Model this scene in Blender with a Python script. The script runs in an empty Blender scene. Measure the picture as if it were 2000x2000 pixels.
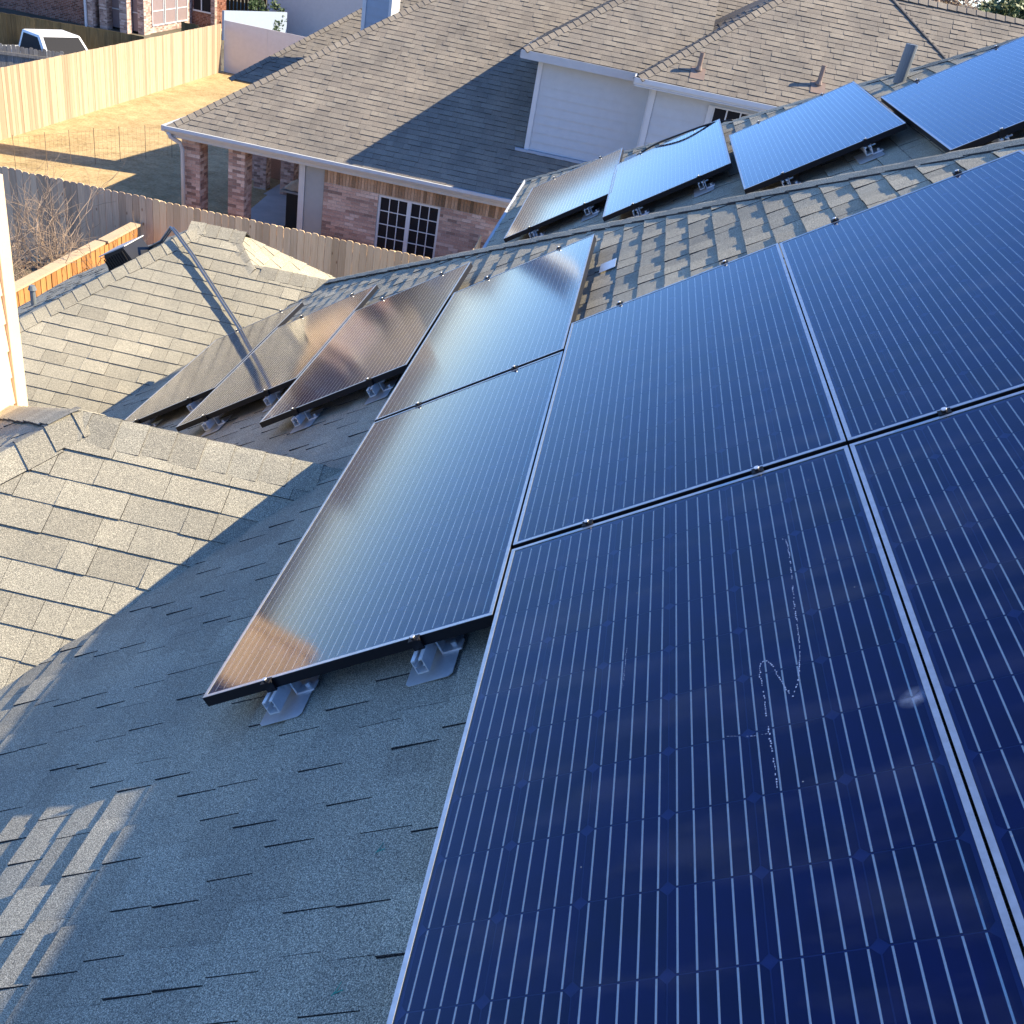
import bpy, math, random
from mathutils import Vector, Matrix
random.seed(7)
S = bpy.context.scene
COL = S.collection
V = Vector

# ---------------------------------------------------------------- camera
TH = math.radians(34.584)          # roof pitch
T = math.tan(TH); CS = math.cos(TH); SN = math.sin(TH)

def make_camera():
    yaw, pit, rol = math.radians(-2.24587), math.radians(31.88777), math.radians(-11.47417)
    fw = V((math.sin(yaw)*math.cos(pit), math.cos(yaw)*math.cos(pit), -math.sin(pit)))
    rt = V((math.cos(yaw), -math.sin(yaw), 0)); dn = fw.cross(rt)
    r2 = math.cos(rol)*rt + math.sin(rol)*dn
    d2 = -math.sin(rol)*rt + math.cos(rol)*dn
    cam = bpy.data.cameras.new('camera'); o = bpy.data.objects.new('camera', cam); COL.objects.link(o)
    m = Matrix((r2, -d2, -fw)).transposed().to_4x4()
    o.matrix_world = m
    cam.sensor_width = 36; cam.lens = 36*1864.95/2000
    cam.clip_start = 0.05; cam.clip_end = 3000
    S.camera = o
make_camera()

# ---------------------------------------------------------------- light
SUN = V((1, .23, .843)).normalized()
def make_light():
    w = bpy.data.worlds.new('World'); S.world = w; w.use_nodes = True
    nt = w.node_tree; nt.nodes.clear()
    out = nt.nodes.new('ShaderNodeOutputWorld'); bg = nt.nodes.new('ShaderNodeBackground')
    sky = nt.nodes.new('ShaderNodeTexSky'); sky.sky_type = 'NISHITA'; sky.sun_disc = False
    sky.sun_elevation = math.asin(SUN.z)
    sky.sun_rotation = math.atan2(SUN.x, SUN.y)
    sky.air_density = 1.0; sky.altitude = 2200; sky.dust_density = 0.5; sky.ozone_density = 4.0
    bg.inputs['Strength'].default_value = .125
    hs = nt.nodes.new('ShaderNodeHueSaturation'); hs.inputs['Saturation'].default_value = 1.08   # clear deep blue winter sky
    mt = nt.nodes.new('ShaderNodeMixRGB'); mt.blend_type = 'MULTIPLY'; mt.inputs[0].default_value = 1; mt.inputs[2].default_value = (.87, .94, 1.11, 1)
    nt.links.new(sky.outputs[0], mt.inputs[1]); nt.links.new(mt.outputs[0], hs.inputs['Color']); nt.links.new(hs.outputs[0], bg.inputs[0]); nt.links.new(bg.outputs[0], out.inputs[0])
    l = bpy.data.lights.new('sun', 'SUN'); l.energy = 5.0; l.angle = math.radians(.53); l.color = (1, .865, .63)
    o = bpy.data.objects.new('sun', l); COL.objects.link(o)
    o.rotation_euler = SUN.to_track_quat('Z', 'Y').to_euler()
make_light()
S.view_settings.view_transform = 'Standard'; S.view_settings.look = 'None'
S.view_settings.exposure = 1.25; S.view_settings.gamma = 1
S.render.engine = 'CYCLES'
S.cycles.max_bounces = 8; S.cycles.transparent_max_bounces = 8

# ---------------------------------------------------------------- materials
def srgb(h):
    return tuple(((c/255)/12.92 if c/255 < .04045 else ((c/255+.055)/1.055)**2.4) for c in h)
class Mat:
    def __init__(s, name, rough=.8, spec=.3):
        s.m = bpy.data.materials.new(name); s.m.use_nodes = True
        s.nt = s.m.node_tree; s.b = s.nt.nodes['Principled BSDF']
        s.b.inputs['Roughness'].default_value = rough
        s.b.inputs['Specular IOR Level'].default_value = spec
    def n(s, t, **k):
        x = s.nt.nodes.new('ShaderNode'+t)
        for a, b in k.items():
            if a in x.inputs: x.inputs[a].default_value = b
            else: setattr(x, a, b)
        return x
    def l(s, a, b): s.nt.links.new(a, b)
    def coord(s, scale=(1, 1, 1), kind='Object'):
        tc = s.n('TexCoord'); mp = s.n('Mapping'); mp.inputs['Scale'].default_value = scale
        s.l(tc.outputs[kind], mp.inputs[0]); return mp.outputs[0]
    def noise(s, vec, scale, detail=2, rough=.5):
        x = s.n('TexNoise'); x.inputs['Scale'].default_value = scale; x.inputs['Detail'].default_value = detail
        x.inputs['Roughness'].default_value = rough; s.l(vec, x.inputs['Vector']); return x.outputs['Fac']
    def ramp(s, fac, stops):
        x = s.n('ValToRGB'); e = x.color_ramp.elements
        while len(e) < len(stops): e.new(.5)
        for i, (p, c) in enumerate(stops): e[i].position = p; e[i].color = (*c, 1) if len(c) == 3 else c
        s.l(fac, x.inputs[0]); return x.outputs[0]
    def mix(s, fac, a, b, mode='MIX'):
        x = s.n('MixRGB', blend_type=mode)
        for i, v in enumerate((fac, a, b)):
            if hasattr(v, 'links') or hasattr(v, 'is_output'): s.l(v, x.inputs[i])
            else: x.inputs[i].default_value = v if i == 0 else (*v, 1)
        return x.outputs[0]
    def attr(s, nm):
        x = s.n('Attribute', attribute_name=nm); return x.outputs['Fac']
    def math(s, op, a, b=0.):
        x = s.n('Math', operation=op)
        for i, v in enumerate((a, b)):
            if hasattr(v, 'is_output'): s.l(v, x.inputs[i])
            else: x.inputs[i].default_value = v
        return x.outputs[0]
    def bump(s, h, strength, dist):
        x = s.n('Bump'); x.inputs['Strength'].default_value = strength; x.inputs['Distance'].default_value = dist
        s.l(h, x.inputs['Height']); s.l(x.outputs[0], s.b.inputs['Normal'])
    def col(s, c):
        if hasattr(c, 'is_output'): s.l(c, s.b.inputs['Base Color'])
        else: s.b.inputs['Base Color'].default_value = (*c, 1)

def mat_shingle(name, dark, mid, light, pal, gscale=330, amp=.35):
    m = Mat(name, .92, .15); vec = m.coord()
    tone = m.attr('tone')
    cut = (.045, .045, .048)      # black asphalt core on the cut edges
    base = m.ramp(tone, [(0, cut), (.08, cut), (.12, pal[0]), (.42, pal[1]), (.72, pal[2]), (1, pal[3])])
    g = m.noise(vec, gscale, 2, .7)
    gr = m.ramp(g, [(.32, dark), (.5, mid), (.68, light)])
    c = m.mix(1.0, base, gr, 'MULTIPLY')
    big = m.noise(vec, 1.3, 3, .6); bl = m.ramp(big, [(.3, (.76, .77, .79)), (.7, (1.10, 1.08, 1.05))])
    c = m.mix(1.0, c, bl, 'MULTIPLY')
    m.col(c); m.bump(g, amp, .002); return m.m
M = {}
M['shingle'] = mat_shingle('weathered_grey_shingle', (.25, .26, .29), (.92, .92, .92), (2.5, 2.45, 2.35),
    [(.29, .265, .205), (.35, .322, .25), (.405, .373, .288), (.45, .418, .325)])
M['shingle_n'] = mat_shingle('taupe_shingle', (.7, .7, .7), (1, 1, 1), (1.35, 1.3, 1.25),
    [(.20, .178, .15), (.235, .208, .175), (.265, .237, .198), (.295, .268, .225)], gscale=90, amp=.5)

def mat_wood(name, a, b, c, grain=1.0, rough=.8, knots=True):
    m = Mat(name, rough, .2); vec = m.coord((14, 14, .7)); tone = m.attr('tone')
    g = m.noise(vec, 3*grain, 5, .65)
    col = m.ramp(g, [(.25, a), (.5, b), (.75, c)])
    tn = m.ramp(tone, [(0, (.72, .69, .67)), (.5, (1, 1, 1)), (1, (1.16, 1.13, 1.08))])
    col = m.mix(1., col, tn, 'MULTIPLY')
    if knots:
        v2 = m.coord((5, 5, 2.2)); k = m.n('TexVoronoi'); k.inputs['Scale'].default_value = 1.1; m.l(v2, k.inputs['Vector'])
        kn = m.ramp(k.outputs['Distance'], [(.04, (.35, .22, .14)), (.11, (1, 1, 1))])
        col = m.mix(.8, col, kn, 'MULTIPLY')
    m.col(col); m.bump(g, .4, .004); return m.m
M['cedar'] = mat_wood('fresh_cedar', (.72, .49, .27), (.84, .61, .36), (.90, .69, .44))
M['cedar_pale'] = mat_wood('pale_cedar', (.36, .275, .185), (.43, .335, .23), (.48, .385, .275), knots=False)
M['cedar_grey'] = mat_wood('greying_cedar', (.50, .36, .24), (.66, .48, .33), (.76, .57, .40))
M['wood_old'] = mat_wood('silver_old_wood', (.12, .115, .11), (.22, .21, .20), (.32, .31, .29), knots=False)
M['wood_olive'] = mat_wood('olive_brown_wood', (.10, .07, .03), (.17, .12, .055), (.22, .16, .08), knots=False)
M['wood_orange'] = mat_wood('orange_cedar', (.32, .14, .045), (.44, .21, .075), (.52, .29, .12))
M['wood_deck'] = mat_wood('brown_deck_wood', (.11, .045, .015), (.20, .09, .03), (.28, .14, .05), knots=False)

def mat_plain(name, c, rough=.6, spec=.4, metal=0., var=.08, scale=6, bump=0.):
    m = Mat(name, rough, spec); m.b.inputs['Metallic'].default_value = metal
    vec = m.coord(); g = m.noise(vec, scale, 4, .6)
    lo = tuple(x*(1-var) for x in c); hi = tuple(min(1, x*(1+var)) for x in c)
    m.col(m.ramp(g, [(.3, lo), (.7, hi)]))
    if bump: m.bump(g, bump, .003)
    return m.m
M['white'] = mat_plain('white_painted_board', (.52, .55, .58), .55, var=.04)
M['white_trim'] = mat_plain('white_trim', (.62, .64, .66), .5, var=.03)
M['cream'] = mat_plain('cream_painted_siding', (.82, .61, .41), .55, var=.04, scale=3)
M['shade_siding'] = mat_plain('shade_tinted_siding', (.34, .40, .48), .55, var=.04)  # pale siding with blue shade put into its colour
M['pinkwhite'] = mat_plain('off_white_wall', (.60, .55, .53), .7, var=.04)
M['gutter'] = mat_plain('grey_gutter_paint', (.50, .51, .52), .4, var=.05)
M['grey_wall'] = mat_plain('grey_door_paint', (.30, .32, .33), .6, var=.04)
M['dark'] = mat_plain('dark_glass', (.010, .012, .016), .12, .5, var=.1)
M['black'] = mat_plain('black_plastic', (.012, .012, .014), .45, .5, var=.2)
M['frame'] = mat_plain('black_anodised_frame', (.010, .010, .013), .5, .2, var=.1)
M['lip'] = mat_plain('sky_glint_frame_lip', (.52, .54, .57), .33, .5, metal=.6, var=.12, scale=40)  # frame is black; the sky glint on its top lip is painted pale
M['alu'] = mat_plain('mill_aluminium', (.80, .81, .82), .38, .5, metal=.35, var=.1, scale=30)
M['flash'] = mat_plain('dull_flashing_metal', (.70, .72, .73), .38, .5, metal=.45, var=.15, scale=12)
M['galv'] = mat_plain('galvanised_conduit', (.22, .25, .29), .35, .5, metal=.7, var=.1, scale=20)
M['concrete'] = mat_plain('patio_concrete', (.42, .42, .41), .9, .2, var=.12, scale=2, bump=.2)
M['pipe'] = mat_plain('painted_vent_pipe', (.25, .18, .145), .6, var=.1)
M['pipe_grey'] = mat_plain('grey_vent_pipe', (.16, .18, .20), .5, var=.1)
M['car_white'] = mat_plain('white_car_paint', (.78, .80, .82), .2, .5, var=.02)
M['car_dark'] = mat_plain('dark_car_paint', (.03, .033, .04), .2, .5, var=.05)
M['wire'] = mat_plain('rusty_wire', (.16, .12, .085), .7)
M['cover'] = mat_plain('tan_cloth_cover', (.45, .38, .29), .9, var=.15)
M['screen'] = mat_plain('dusty_sun_screen', (.26, .20, .20), .7, var=.06)
M['twig'] = mat_plain('dry_twig', (.30, .22, .16), .9, var=.2)
M['leaf'] = mat_plain('dark_leaf', (.035, .065, .02), .6, var=.5, scale=4)
M['leaf2'] = mat_plain('dull_green_leaf', (.09, .12, .045), .6, var=.5, scale=1)
M['bark'] = mat_plain('bark', (.12, .09, .07), .9, var=.3)
M['rust'] = mat_plain('rust_brown_leaves', (.28, .13, .05), .9, var=.4, scale=9)
M['chalk'] = mat_plain('chalk_mark', (.40, .48, .66), .9)
M['asphalt'] = mat_plain('asphalt', (.05, .05, .052), .9, var=.1)
M['tape'] = mat_plain('green_paint', (.05, .38, .28), .8)

def mat_brick(name, cols):
    m = Mat(name, .85, .2); tone = m.attr('tone')
    c = m.ramp(tone, [(i/(len(cols)-1), c) for i, c in enumerate(cols)])
    vec = m.coord(); g = m.noise(vec, 30, 3, .7); gr = m.ramp(g, [(.3, (.8, .8, .8)), (.7, (1.15, 1.15, 1.15))])
    m.col(m.mix(1., c, gr, 'MULTIPLY')); m.bump(g, .5, .004); return m.m
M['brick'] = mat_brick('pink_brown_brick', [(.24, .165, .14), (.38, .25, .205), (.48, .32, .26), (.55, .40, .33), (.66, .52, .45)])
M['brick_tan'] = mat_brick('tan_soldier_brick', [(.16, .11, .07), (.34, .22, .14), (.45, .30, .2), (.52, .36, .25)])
M['brick_red'] = mat_brick('shade_toned_red_brick', [(.12, .05, .035), (.21, .08, .05), (.28, .12, .08), (.34, .17, .12)])  # red brick with shade put into its colour
M['mortar'] = mat_plain('mortar', (.46, .42, .38), .95, .1, var=.1, scale=20)

def mat_grass():
    m = Mat('dormant_grass', .95, .1); vec = m.coord()
    a = m.noise(vec, .6, 4, .6); b = m.noise(vec, 14, 4, .75)
    k = m.noise(vec, 2.6, 5, .7); b = m.math('ADD', m.math('MULTIPLY', b, .55), m.math('MULTIPLY', k, .45))
    c = m.ramp(b, [(.36, (.27, .20, .10)), (.5, (.44, .325, .18)), (.63, (.56, .43, .25))])
    d = m.ramp(a, [(.35, (.85, .85, .8)), (.65, (1.08, 1.05, 1.)) ])
    m.col(m.mix(1., c, d, 'MULTIPLY')); m.bump(b, .9, .03); return m.m
M['grass'] = mat_grass()
M['soil'] = mat_plain('dull_winter_ground', (.13, .115, .085), .95, .1, var=.3, scale=.5, bump=.3)
M['green_grass'] = mat_plain('patchy_green_grass', (.22, .20, .07), .95, .1, var=.4, scale=3, bump=.5)

def mat_cell():
    m = Mat('monocrystalline_cell', .5, .0); vec = m.coord((1, 1, 1))
    g = m.noise(vec, 9, 2, .5)
    oi = m.n('ObjectInfo'); mm = m.math('ADD', m.math('MULTIPLY', g, .6), m.math('MULTIPLY', oi.outputs['Random'], .4))
    c = m.ramp(mm, [(.25, (.002, .005, .085)), (.5, (.003, .006, .125)), (.75, (.008, .005, .085))])
    m.col(c); return m.m
M['cell'] = mat_cell()
M['busbar'] = mat_plain('tinned_busbar', (1.0, .96, .88), .38, .5, metal=.6, var=.08, scale=50)
M['backsheet'] = mat_plain('dark_blue_backsheet', (.004, .022, .20), .6, var=.15, scale=3)

def mat_glass():
    m = bpy.data.materials.new('textured_solar_glass'); m.use_nodes = True; nt = m.node_tree; nt.nodes.clear()
    N = nt.nodes.new; L = nt.links.new
    out = N('ShaderNodeOutputMaterial'); tr = N('ShaderNodeBsdfTransparent'); gl = N('ShaderNodeBsdfGlossy')
    tr.inputs[0].default_value = (.93, .95, .97, 1)
    gl.inputs['Roughness'].default_value = .085; gl.inputs[0].default_value = (1, 1, 1, 1)
    fr = N('ShaderNodeFresnel'); fr.inputs[0].default_value = 1.5
    fm = N('ShaderNodeMapRange'); fm.inputs[1].default_value = .04; fm.inputs[2].default_value = .55; fm.inputs[3].default_value = .04; fm.inputs[4].default_value = .82; L(fr.outputs[0], fm.inputs[0])
    mx = N('ShaderNodeMixShader'); L(fm.outputs[0], mx.inputs[0]); L(tr.outputs[0], mx.inputs[1]); L(gl.outputs[0], mx.inputs[2])
    # thin dust and specks
    tc = N('ShaderNodeTexCoord'); n1 = N('ShaderNodeTexNoise'); n1.inputs['Scale'].default_value = 3.5; n1.inputs['Detail'].default_value = 7
    mpg = N('ShaderNodeMapping'); mpg.inputs['Scale'].default_value = (.8, 2.6, 1); mpg.inputs['Rotation'].default_value = (0, 0, .3); L(tc.outputs['Object'], mpg.inputs[0]); L(mpg.outputs[0], n1.inputs['Vector'])
    r1 = N('ShaderNodeMapRange'); r1.inputs[1].default_value = .5; r1.inputs[2].default_value = .85; r1.inputs[3].default_value = .0; r1.inputs[4].default_value = .055
    L(n1.outputs['Fac'], r1.inputs[0])
    vo = N('ShaderNodeTexVoronoi'); vo.inputs['Scale'].default_value = 24; L(tc.outputs['Object'], vo.inputs['Vector'])
    r2 = N('ShaderNodeMapRange'); r2.inputs[1].default_value = .02; r2.inputs[2].default_value = .05; r2.inputs[3].default_value = .5; r2.inputs[4].default_value = 0.
    L(vo.outputs['Distance'], r2.inputs[0])
    sep = N('ShaderNodeSeparateColor'); L(vo.outputs['Color'], sep.inputs[0])
    gt = N('ShaderNodeMath'); gt.operation = 'GREATER_THAN'; gt.inputs[1].default_value = .8; L(sep.outputs[0], gt.inputs[0])
    mu = N('ShaderNodeMath'); mu.operation = 'MULTIPLY'; L(r2.outputs[0], mu.inputs[0]); L(gt.outputs[0], mu.inputs[1])
    ad = N('ShaderNodeMath'); ad.operation = 'ADD'; ad.use_clamp = True; L(r1.outputs[0], ad.inputs[0]); L(mu.outputs[0], ad.inputs[1])
    df = N('ShaderNodeBsdfDiffuse'); df.inputs[0].default_value = (.55, .56, .58, 1)
    m2 = N('ShaderNodeMixShader'); L(ad.outputs[0], m2.inputs[0]); L(mx.outputs[0], m2.inputs[1]); L(df.outputs[0], m2.inputs[2])
    L(m2.outputs[0], out.inputs[0]); return m
M['glass'] = mat_glass()
def mat_window():
    m = Mat('window_solar_screen', .55, .15); m.col((.012, .013, .018)); return m.m
M['window'] = mat_window()

# ---------------------------------------------------------------- mesh helpers
class MB:
    def __init__(s): s.v = []; s.f = []; s.t = []; s.mi = []
    def add(s, vs, fs, tone=.5, mi=0):
        b = len(s.v); s.v += [tuple(p) for p in vs]
        for k, f in enumerate(fs): s.f.append([b+i for i in f]); s.t.append(tone[k] if isinstance(tone, list) else tone); s.mi.append(mi)
    def box(s, lo, hi, tone=.5, mi=0):
        x0, y0, z0 = lo; x1, y1, z1 = hi
        s.add([(x0,y0,z0),(x1,y0,z0),(x1,y1,z0),(x0,y1,z0),(x0,y0,z1),(x1,y0,z1),(x1,y1,z1),(x0,y1,z1)],
              [(0,3,2,1),(4,5,6,7),(0,1,5,4),(1,2,6,5),(2,3,7,6),(3,0,4,7)], tone, mi)
    def obox(s, o, a, b, c, tone=.5, mi=0):
        o, a, b, c = V(o), V(a), V(b), V(c)
        s.add([o, o+a, o+a+b, o+b, o+c, o+a+c, o+a+b+c, o+b+c],
              [(0,3,2,1),(4,5,6,7),(0,1,5,4),(1,2,6,5),(2,3,7,6),(3,0,4,7)], tone, mi)
    def prism(s, pts, off, tone=.5, mi=0):
        n = len(pts); off = V(off); pts = [V(p) for p in pts]
        s.add(pts+[p+off for p in pts], [tuple(reversed(range(n))), tuple(range(n, 2*n))]+[(i, (i+1) % n, n+(i+1) % n, n+i) for i in range(n)], tone, mi)
    def tube(s, pts, r, seg=8, tone=.5, mi=0, r1=None):
        pts = [V(p) for p in pts]; n = len(pts); vs = []; fs = []
        up = V((0, 0, 1))
        for i, p in enumerate(pts):
            d = (pts[min(i+1, n-1)]-pts[max(i-1, 0)]).normalized()
            a = d.cross(up)
            if a.length < .05: a = d.cross(V((1, 0, 0)))
            a.normalize(); b = d.cross(a)
            rr = r if r1 is None else r+(r1-r)*i/(n-1)
            for k in range(seg):
                t = 2*math.pi*k/seg; vs.append(p+a*rr*math.cos(t)+b*rr*math.sin(t))
        for i in range(n-1):
            for k in range(seg):
                k2 = (k+1) % seg; fs.append((i*seg+k, i*seg+k2, (i+1)*seg+k2, (i+1)*seg+k))
        fs.append(tuple(reversed(range(seg)))); fs.append(tuple(range((n-1)*seg, n*seg)))
        s.add(vs, fs, tone, mi)
    def mesh(s, name, mats):
        me = bpy.data.meshes.new(name); me.from_pydata(s.v, [], s.f)
        a = me.attributes.new('tone', 'FLOAT', 'FACE'); a.data.foreach_set('value', s.t)
        for m in (mats if isinstance(mats, (list, tuple)) else [mats]): me.materials.append(m)
        me.polygons.foreach_set('material_index', s.mi); me.update(); return me
    def obj(s, name, mats, parent=None, kind=None, smooth=False, bevel=0, recalc=False):
        me = s.mesh(name, mats)
        if smooth:
            for p in me.polygons: p.use_smooth = True
        o = bpy.data.objects.new(name, me); COL.objects.link(o)
        if parent:
            o.parent = parent; o.matrix_parent_inverse = Matrix.Translation(-world_loc(parent))
        if kind: o['kind'] = kind
        if bevel:
            b = o.modifiers.new('bevel', 'BEVEL'); b.width = bevel; b.segments = 2; b.limit_method = 'ANGLE'
        return o
LOC = {}
def world_loc(o): return LOC.get(o.name, V((0, 0, 0)))
def thing(name, label, cat, loc=(0, 0, 0), group=None):
    o = bpy.data.objects.new(name, None); COL.objects.link(o); o.location = loc; LOC[o.name] = V(loc)
    o.empty_display_size = .1; o['label'] = label; o['category'] = cat
    if group: o['group'] = group
    return o
def tag(o, label, cat, group=None):
    o['label'] = label; o['category'] = cat
    if group: o['group'] = group
    return o
# parts are modelled in world coordinates; parents are unrotated empties, inverse handled above

# ---------------------------------------------------------------- shingles
def clip(poly, hp):
    """clip 2D polygon by half plane a*u+b*v<=c"""
    a, b, c = hp; out = []
    for i in range(len(poly)):
        p, q = poly[i], poly[(i+1) % len(poly)]
        dp = a*p[0]+b*p[1]-c; dq = a*q[0]+b*q[1]-c
        if dp <= 0: out.append(p)
        if (dp < 0 < dq) or (dq < 0 < dp):
            k = dp/(dp-dq); out.append((p[0]+(q[0]-p[0])*k, p[1]+(q[1]-p[1])*k))
    return out
def halfplanes(poly):
    n = len(poly); A = sum(poly[i][0]*poly[(i+1) % n][1]-poly[(i+1) % n][0]*poly[i][1] for i in range(n))
    if A < 0: poly = poly[::-1]
    hs = []
    for i in range(n):
        p, q = poly[i], poly[(i+1) % n]; dx, dy = q[0]-p[0], q[1]-p[1]
        hs.append((dy, -dx, dy*p[0]-dx*p[1]))
    return hs
class Slope:
    """a roof plane: O origin, eu course direction, ev up-slope, n outward normal"""
    def __init__(s, O, eu, ev):
        s.O, s.eu, s.ev = V(O), V(eu).normalized(), V(ev).normalized(); s.n = s.eu.cross(s.ev).normalized()
        if s.n.z < 0: s.n = -s.n
    def uv(s, p): d = V(p)-s.O; return (d.dot(s.eu), d.dot(s.ev))
    def P(s, u, v, h=0): return s.O+s.eu*u+s.ev*v+s.n*h
    def deck(s, mb, pts, th=.05):
        mb.prism([s.P(*s.uv(p), -.004) for p in pts], -s.n*th, .5)
def make_pieces(sl, pts, seed, ex=.143, wmin=.10, wmax=.26, hi=.0085, lo=.0028, phase=0., minw=.012):
    rnd = random.Random(seed)
    poly = [sl.uv(p) for p in pts]; hs = halfplanes(poly)
    u0 = min(p[0] for p in poly); u1 = max(p[0] for p in poly); v0 = min(p[1] for p in poly); v1 = max(p[1] for p in poly)
    k0 = math.floor((v0-phase)/ex); k1 = math.ceil((v1-phase)/ex); out = []
    for k in range(k0, k1+1):
        v = phase+k*ex; u = u0-rnd.uniform(0, .5); raised = rnd.random() < .5; wob = rnd.uniform(-.003, .003)
        cbase = rnd.random()
        while u < u1:
            w = rnd.uniform(wmin, wmax); jog = rnd.uniform(-.0025, .0025)
            g = .0012
            q = [(u+g, v+wob+jog), (u+w-g, v+wob+jog), (u+w-g, v+ex+.035), (u+g, v+ex+.035)]
            for h in hs:
                q = clip(q, h)
                if len(q) < 3: break
            if len(q) >= 3:
                h0 = (hi*rnd.uniform(.8, 1.3) if raised else lo*rnd.uniform(.6, 1.6))
                top = []; bot = []
                for (a, b) in q:
                    f = max(0, min(1, (b-v)/(ex+.035))); hh = h0+.0035-(h0+.0025)*f
                    top.append(sl.P(a, b, hh)); bot.append(sl.P(a, b, -.003))
                n = len(q)
                tone = min(1, max(0, .15+.38*rnd.random()+.2*cbase+(.14 if raised else 0)))
                c = sum(top, V())/n
                out.append((top+bot, [tuple(range(n))]+[(i, n+i, n+(i+1) % n, (i+1) % n) for i in range(n)], [.13+.87*tone]+[0.]*n, c))
            u += w; raised = not raised if rnd.random() < .8 else raised
    return out
def emit_pieces(groups, parent, mat, limit, name='shingle', rest='shingle_courses'):
    """largest in view become single objects; the others one joined mesh.  groups: list of piece lists"""
    allp = [p for g in groups for p in g]
    sc = []
    fwd = S.camera.matrix_world.to_3x3() @ V((0, 0, -1)); rt = S.camera.matrix_world.to_3x3() @ V((1, 0, 0)); up = S.camera.matrix_world.to_3x3() @ V((0, 1, 0))
    f = 1864.95
    for p in allp:
        c = p[3]; z = c.dot(fwd)
        if z <= .1: sc.append(1e9); continue
        x = c.dot(rt)/z*f; y = c.dot(up)/z*f
        sc.append(z if abs(x) < 990 and abs(y) < 990 and p[3].length > .1 else 1e6+z)
    order = sorted(range(len(allp)), key=lambda i: sc[i])
    order = [i for i in order if not HIDE(allp[i][3])] + [i for i in order if HIDE(allp[i][3])]
    for i in order[:limit]:
        mb = MB(); v, fs, t, c = allp[i]; mb.add(v, fs, t); mb.obj(name, mat, parent)
    mb = MB()
    for i in order[limit:]:
        v, fs, t, c = allp[i]; mb.add(v, fs, t)
    if mb.v: mb.obj(rest, mat, parent, 'stuff')
def HIDE(c): return False

def ridge_caps(parent, mat, p0, p1, dA, dB, w=.14, ex=.143, seed=1, h=.010, name='ridge_cap', lift=.004, pieces=True):
    """caps laid from p0 (low end) to p1; dA,dB unit vectors down each slope"""
    rnd = random.Random(seed); p0, p1 = V(p0), V(p1); d = (p1-p0); L = d.length; d.normalize(); dA, dB = V(dA).normalized(), V(dB).normalized()
    n = max(1, int(L/ex)); out = []
    for i in range(n+1):
        a = p0+d*(i*ex+rnd.uniform(-.004, .004)); b = p0+d*min(L+.02, (i+1)*ex+.03)
        if (b-a).dot(d) < .03: continue
        up = V((0, 0, 1)); ww = w*rnd.uniform(.95, 1.05)
        vs = []
        for (q, hh) in ((a, h), (b, h*.35)):
            for (s_, side) in ((1., dA), (.22, dA), (0, None), (.22, dB), (1., dB)):
                off = up*(hh+lift)
                if side is not None: off = off+side*ww*s_ + up*(.006 if s_ < .5 else 0)
                else: off = off+up*.004
                vs.append(q+off)
        m = len(vs)
        low = [v-up*(.014 if k < 5 else .008) for k, v in enumerate(vs)]
        fs = [(0,1,6,5),(1,2,7,6),(2,3,8,7),(3,4,9,8)]
        fs += [(0,m+0,m+1,1),(1,m+1,m+2,2),(2,m+2,m+3,3),(3,m+3,m+4,4),(0,5,m+5,m+0),(4,m+4,m+9,9)]
        tn = rnd.random()*.45+.3; mb = MB(); mb.add(vs+low, fs, [tn]*4+[0.]*6); out.append(mb)
    for mb in out: mb.obj(name, mat, parent)

# ================================================================= GROUND
ZG = -7.8
def structure(name, mb, mat, smooth=False):
    o = mb.obj(name, mat); o['kind'] = 'structure'; return o
g = MB(); g.add([(-900, -300, ZG), (900, -300, ZG), (900, 1500, ZG), (-900, 1500, ZG)], [(0, 1, 2, 3)]); structure('ground', g, M['soil'])
g = MB(); g.add([(-17.2, 18.1, ZG+.002), (-6.0, 18.1, ZG+.002), (-6.0, 41.4, ZG+.002), (-17.2, 41.4, ZG+.002)], [(0, 1, 2, 3)]); structure('lawn', g, M['grass'])
g = MB(); g.add([(-27, 35.1, ZG+.004), (-17.25, 35.1, ZG+.004), (-17.25, 41, ZG+.004), (-27, 41, ZG+.004)], [(0, 1, 2, 3)]); structure('side_lawn', g, M['green_grass'])
g = MB(); g.add([(-40, 24, ZG+.006), (-17.2, 24, ZG+.006), (-17.2, 34.6, ZG+.006), (-40, 34.6, ZG+.006)], [(0, 1, 2, 3)]); structure('parking_pad', g, M['concrete'])
g = MB(); g.add([(-8.9, 20.35, ZG+.10), (-6.6, 20.35, ZG+.10), (-6.6, 27.2, ZG+.10), (-9.4, 27.2, ZG+.10), (-9.4, 25.6, ZG+.10), (-8.9, 25.6, ZG+.10)], [(0, 1, 2, 3, 4, 5)])
g.prism([(-8.9, 20.35, ZG-.1), (-6.6, 20.35, ZG-.1), (-6.6, 27.2, ZG-.1), (-9.4, 27.2, ZG-.1)], (0, 0, .199)); structure('patio_slab', g, M['concrete'])
g = MB(); g.add([(12, 60, ZG+.01), (400, 60, ZG+.01), (400, 68, ZG+.01), (12, 68, ZG+.01)], [(0, 1, 2, 3)]); structure('street', g, M['asphalt'])

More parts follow.
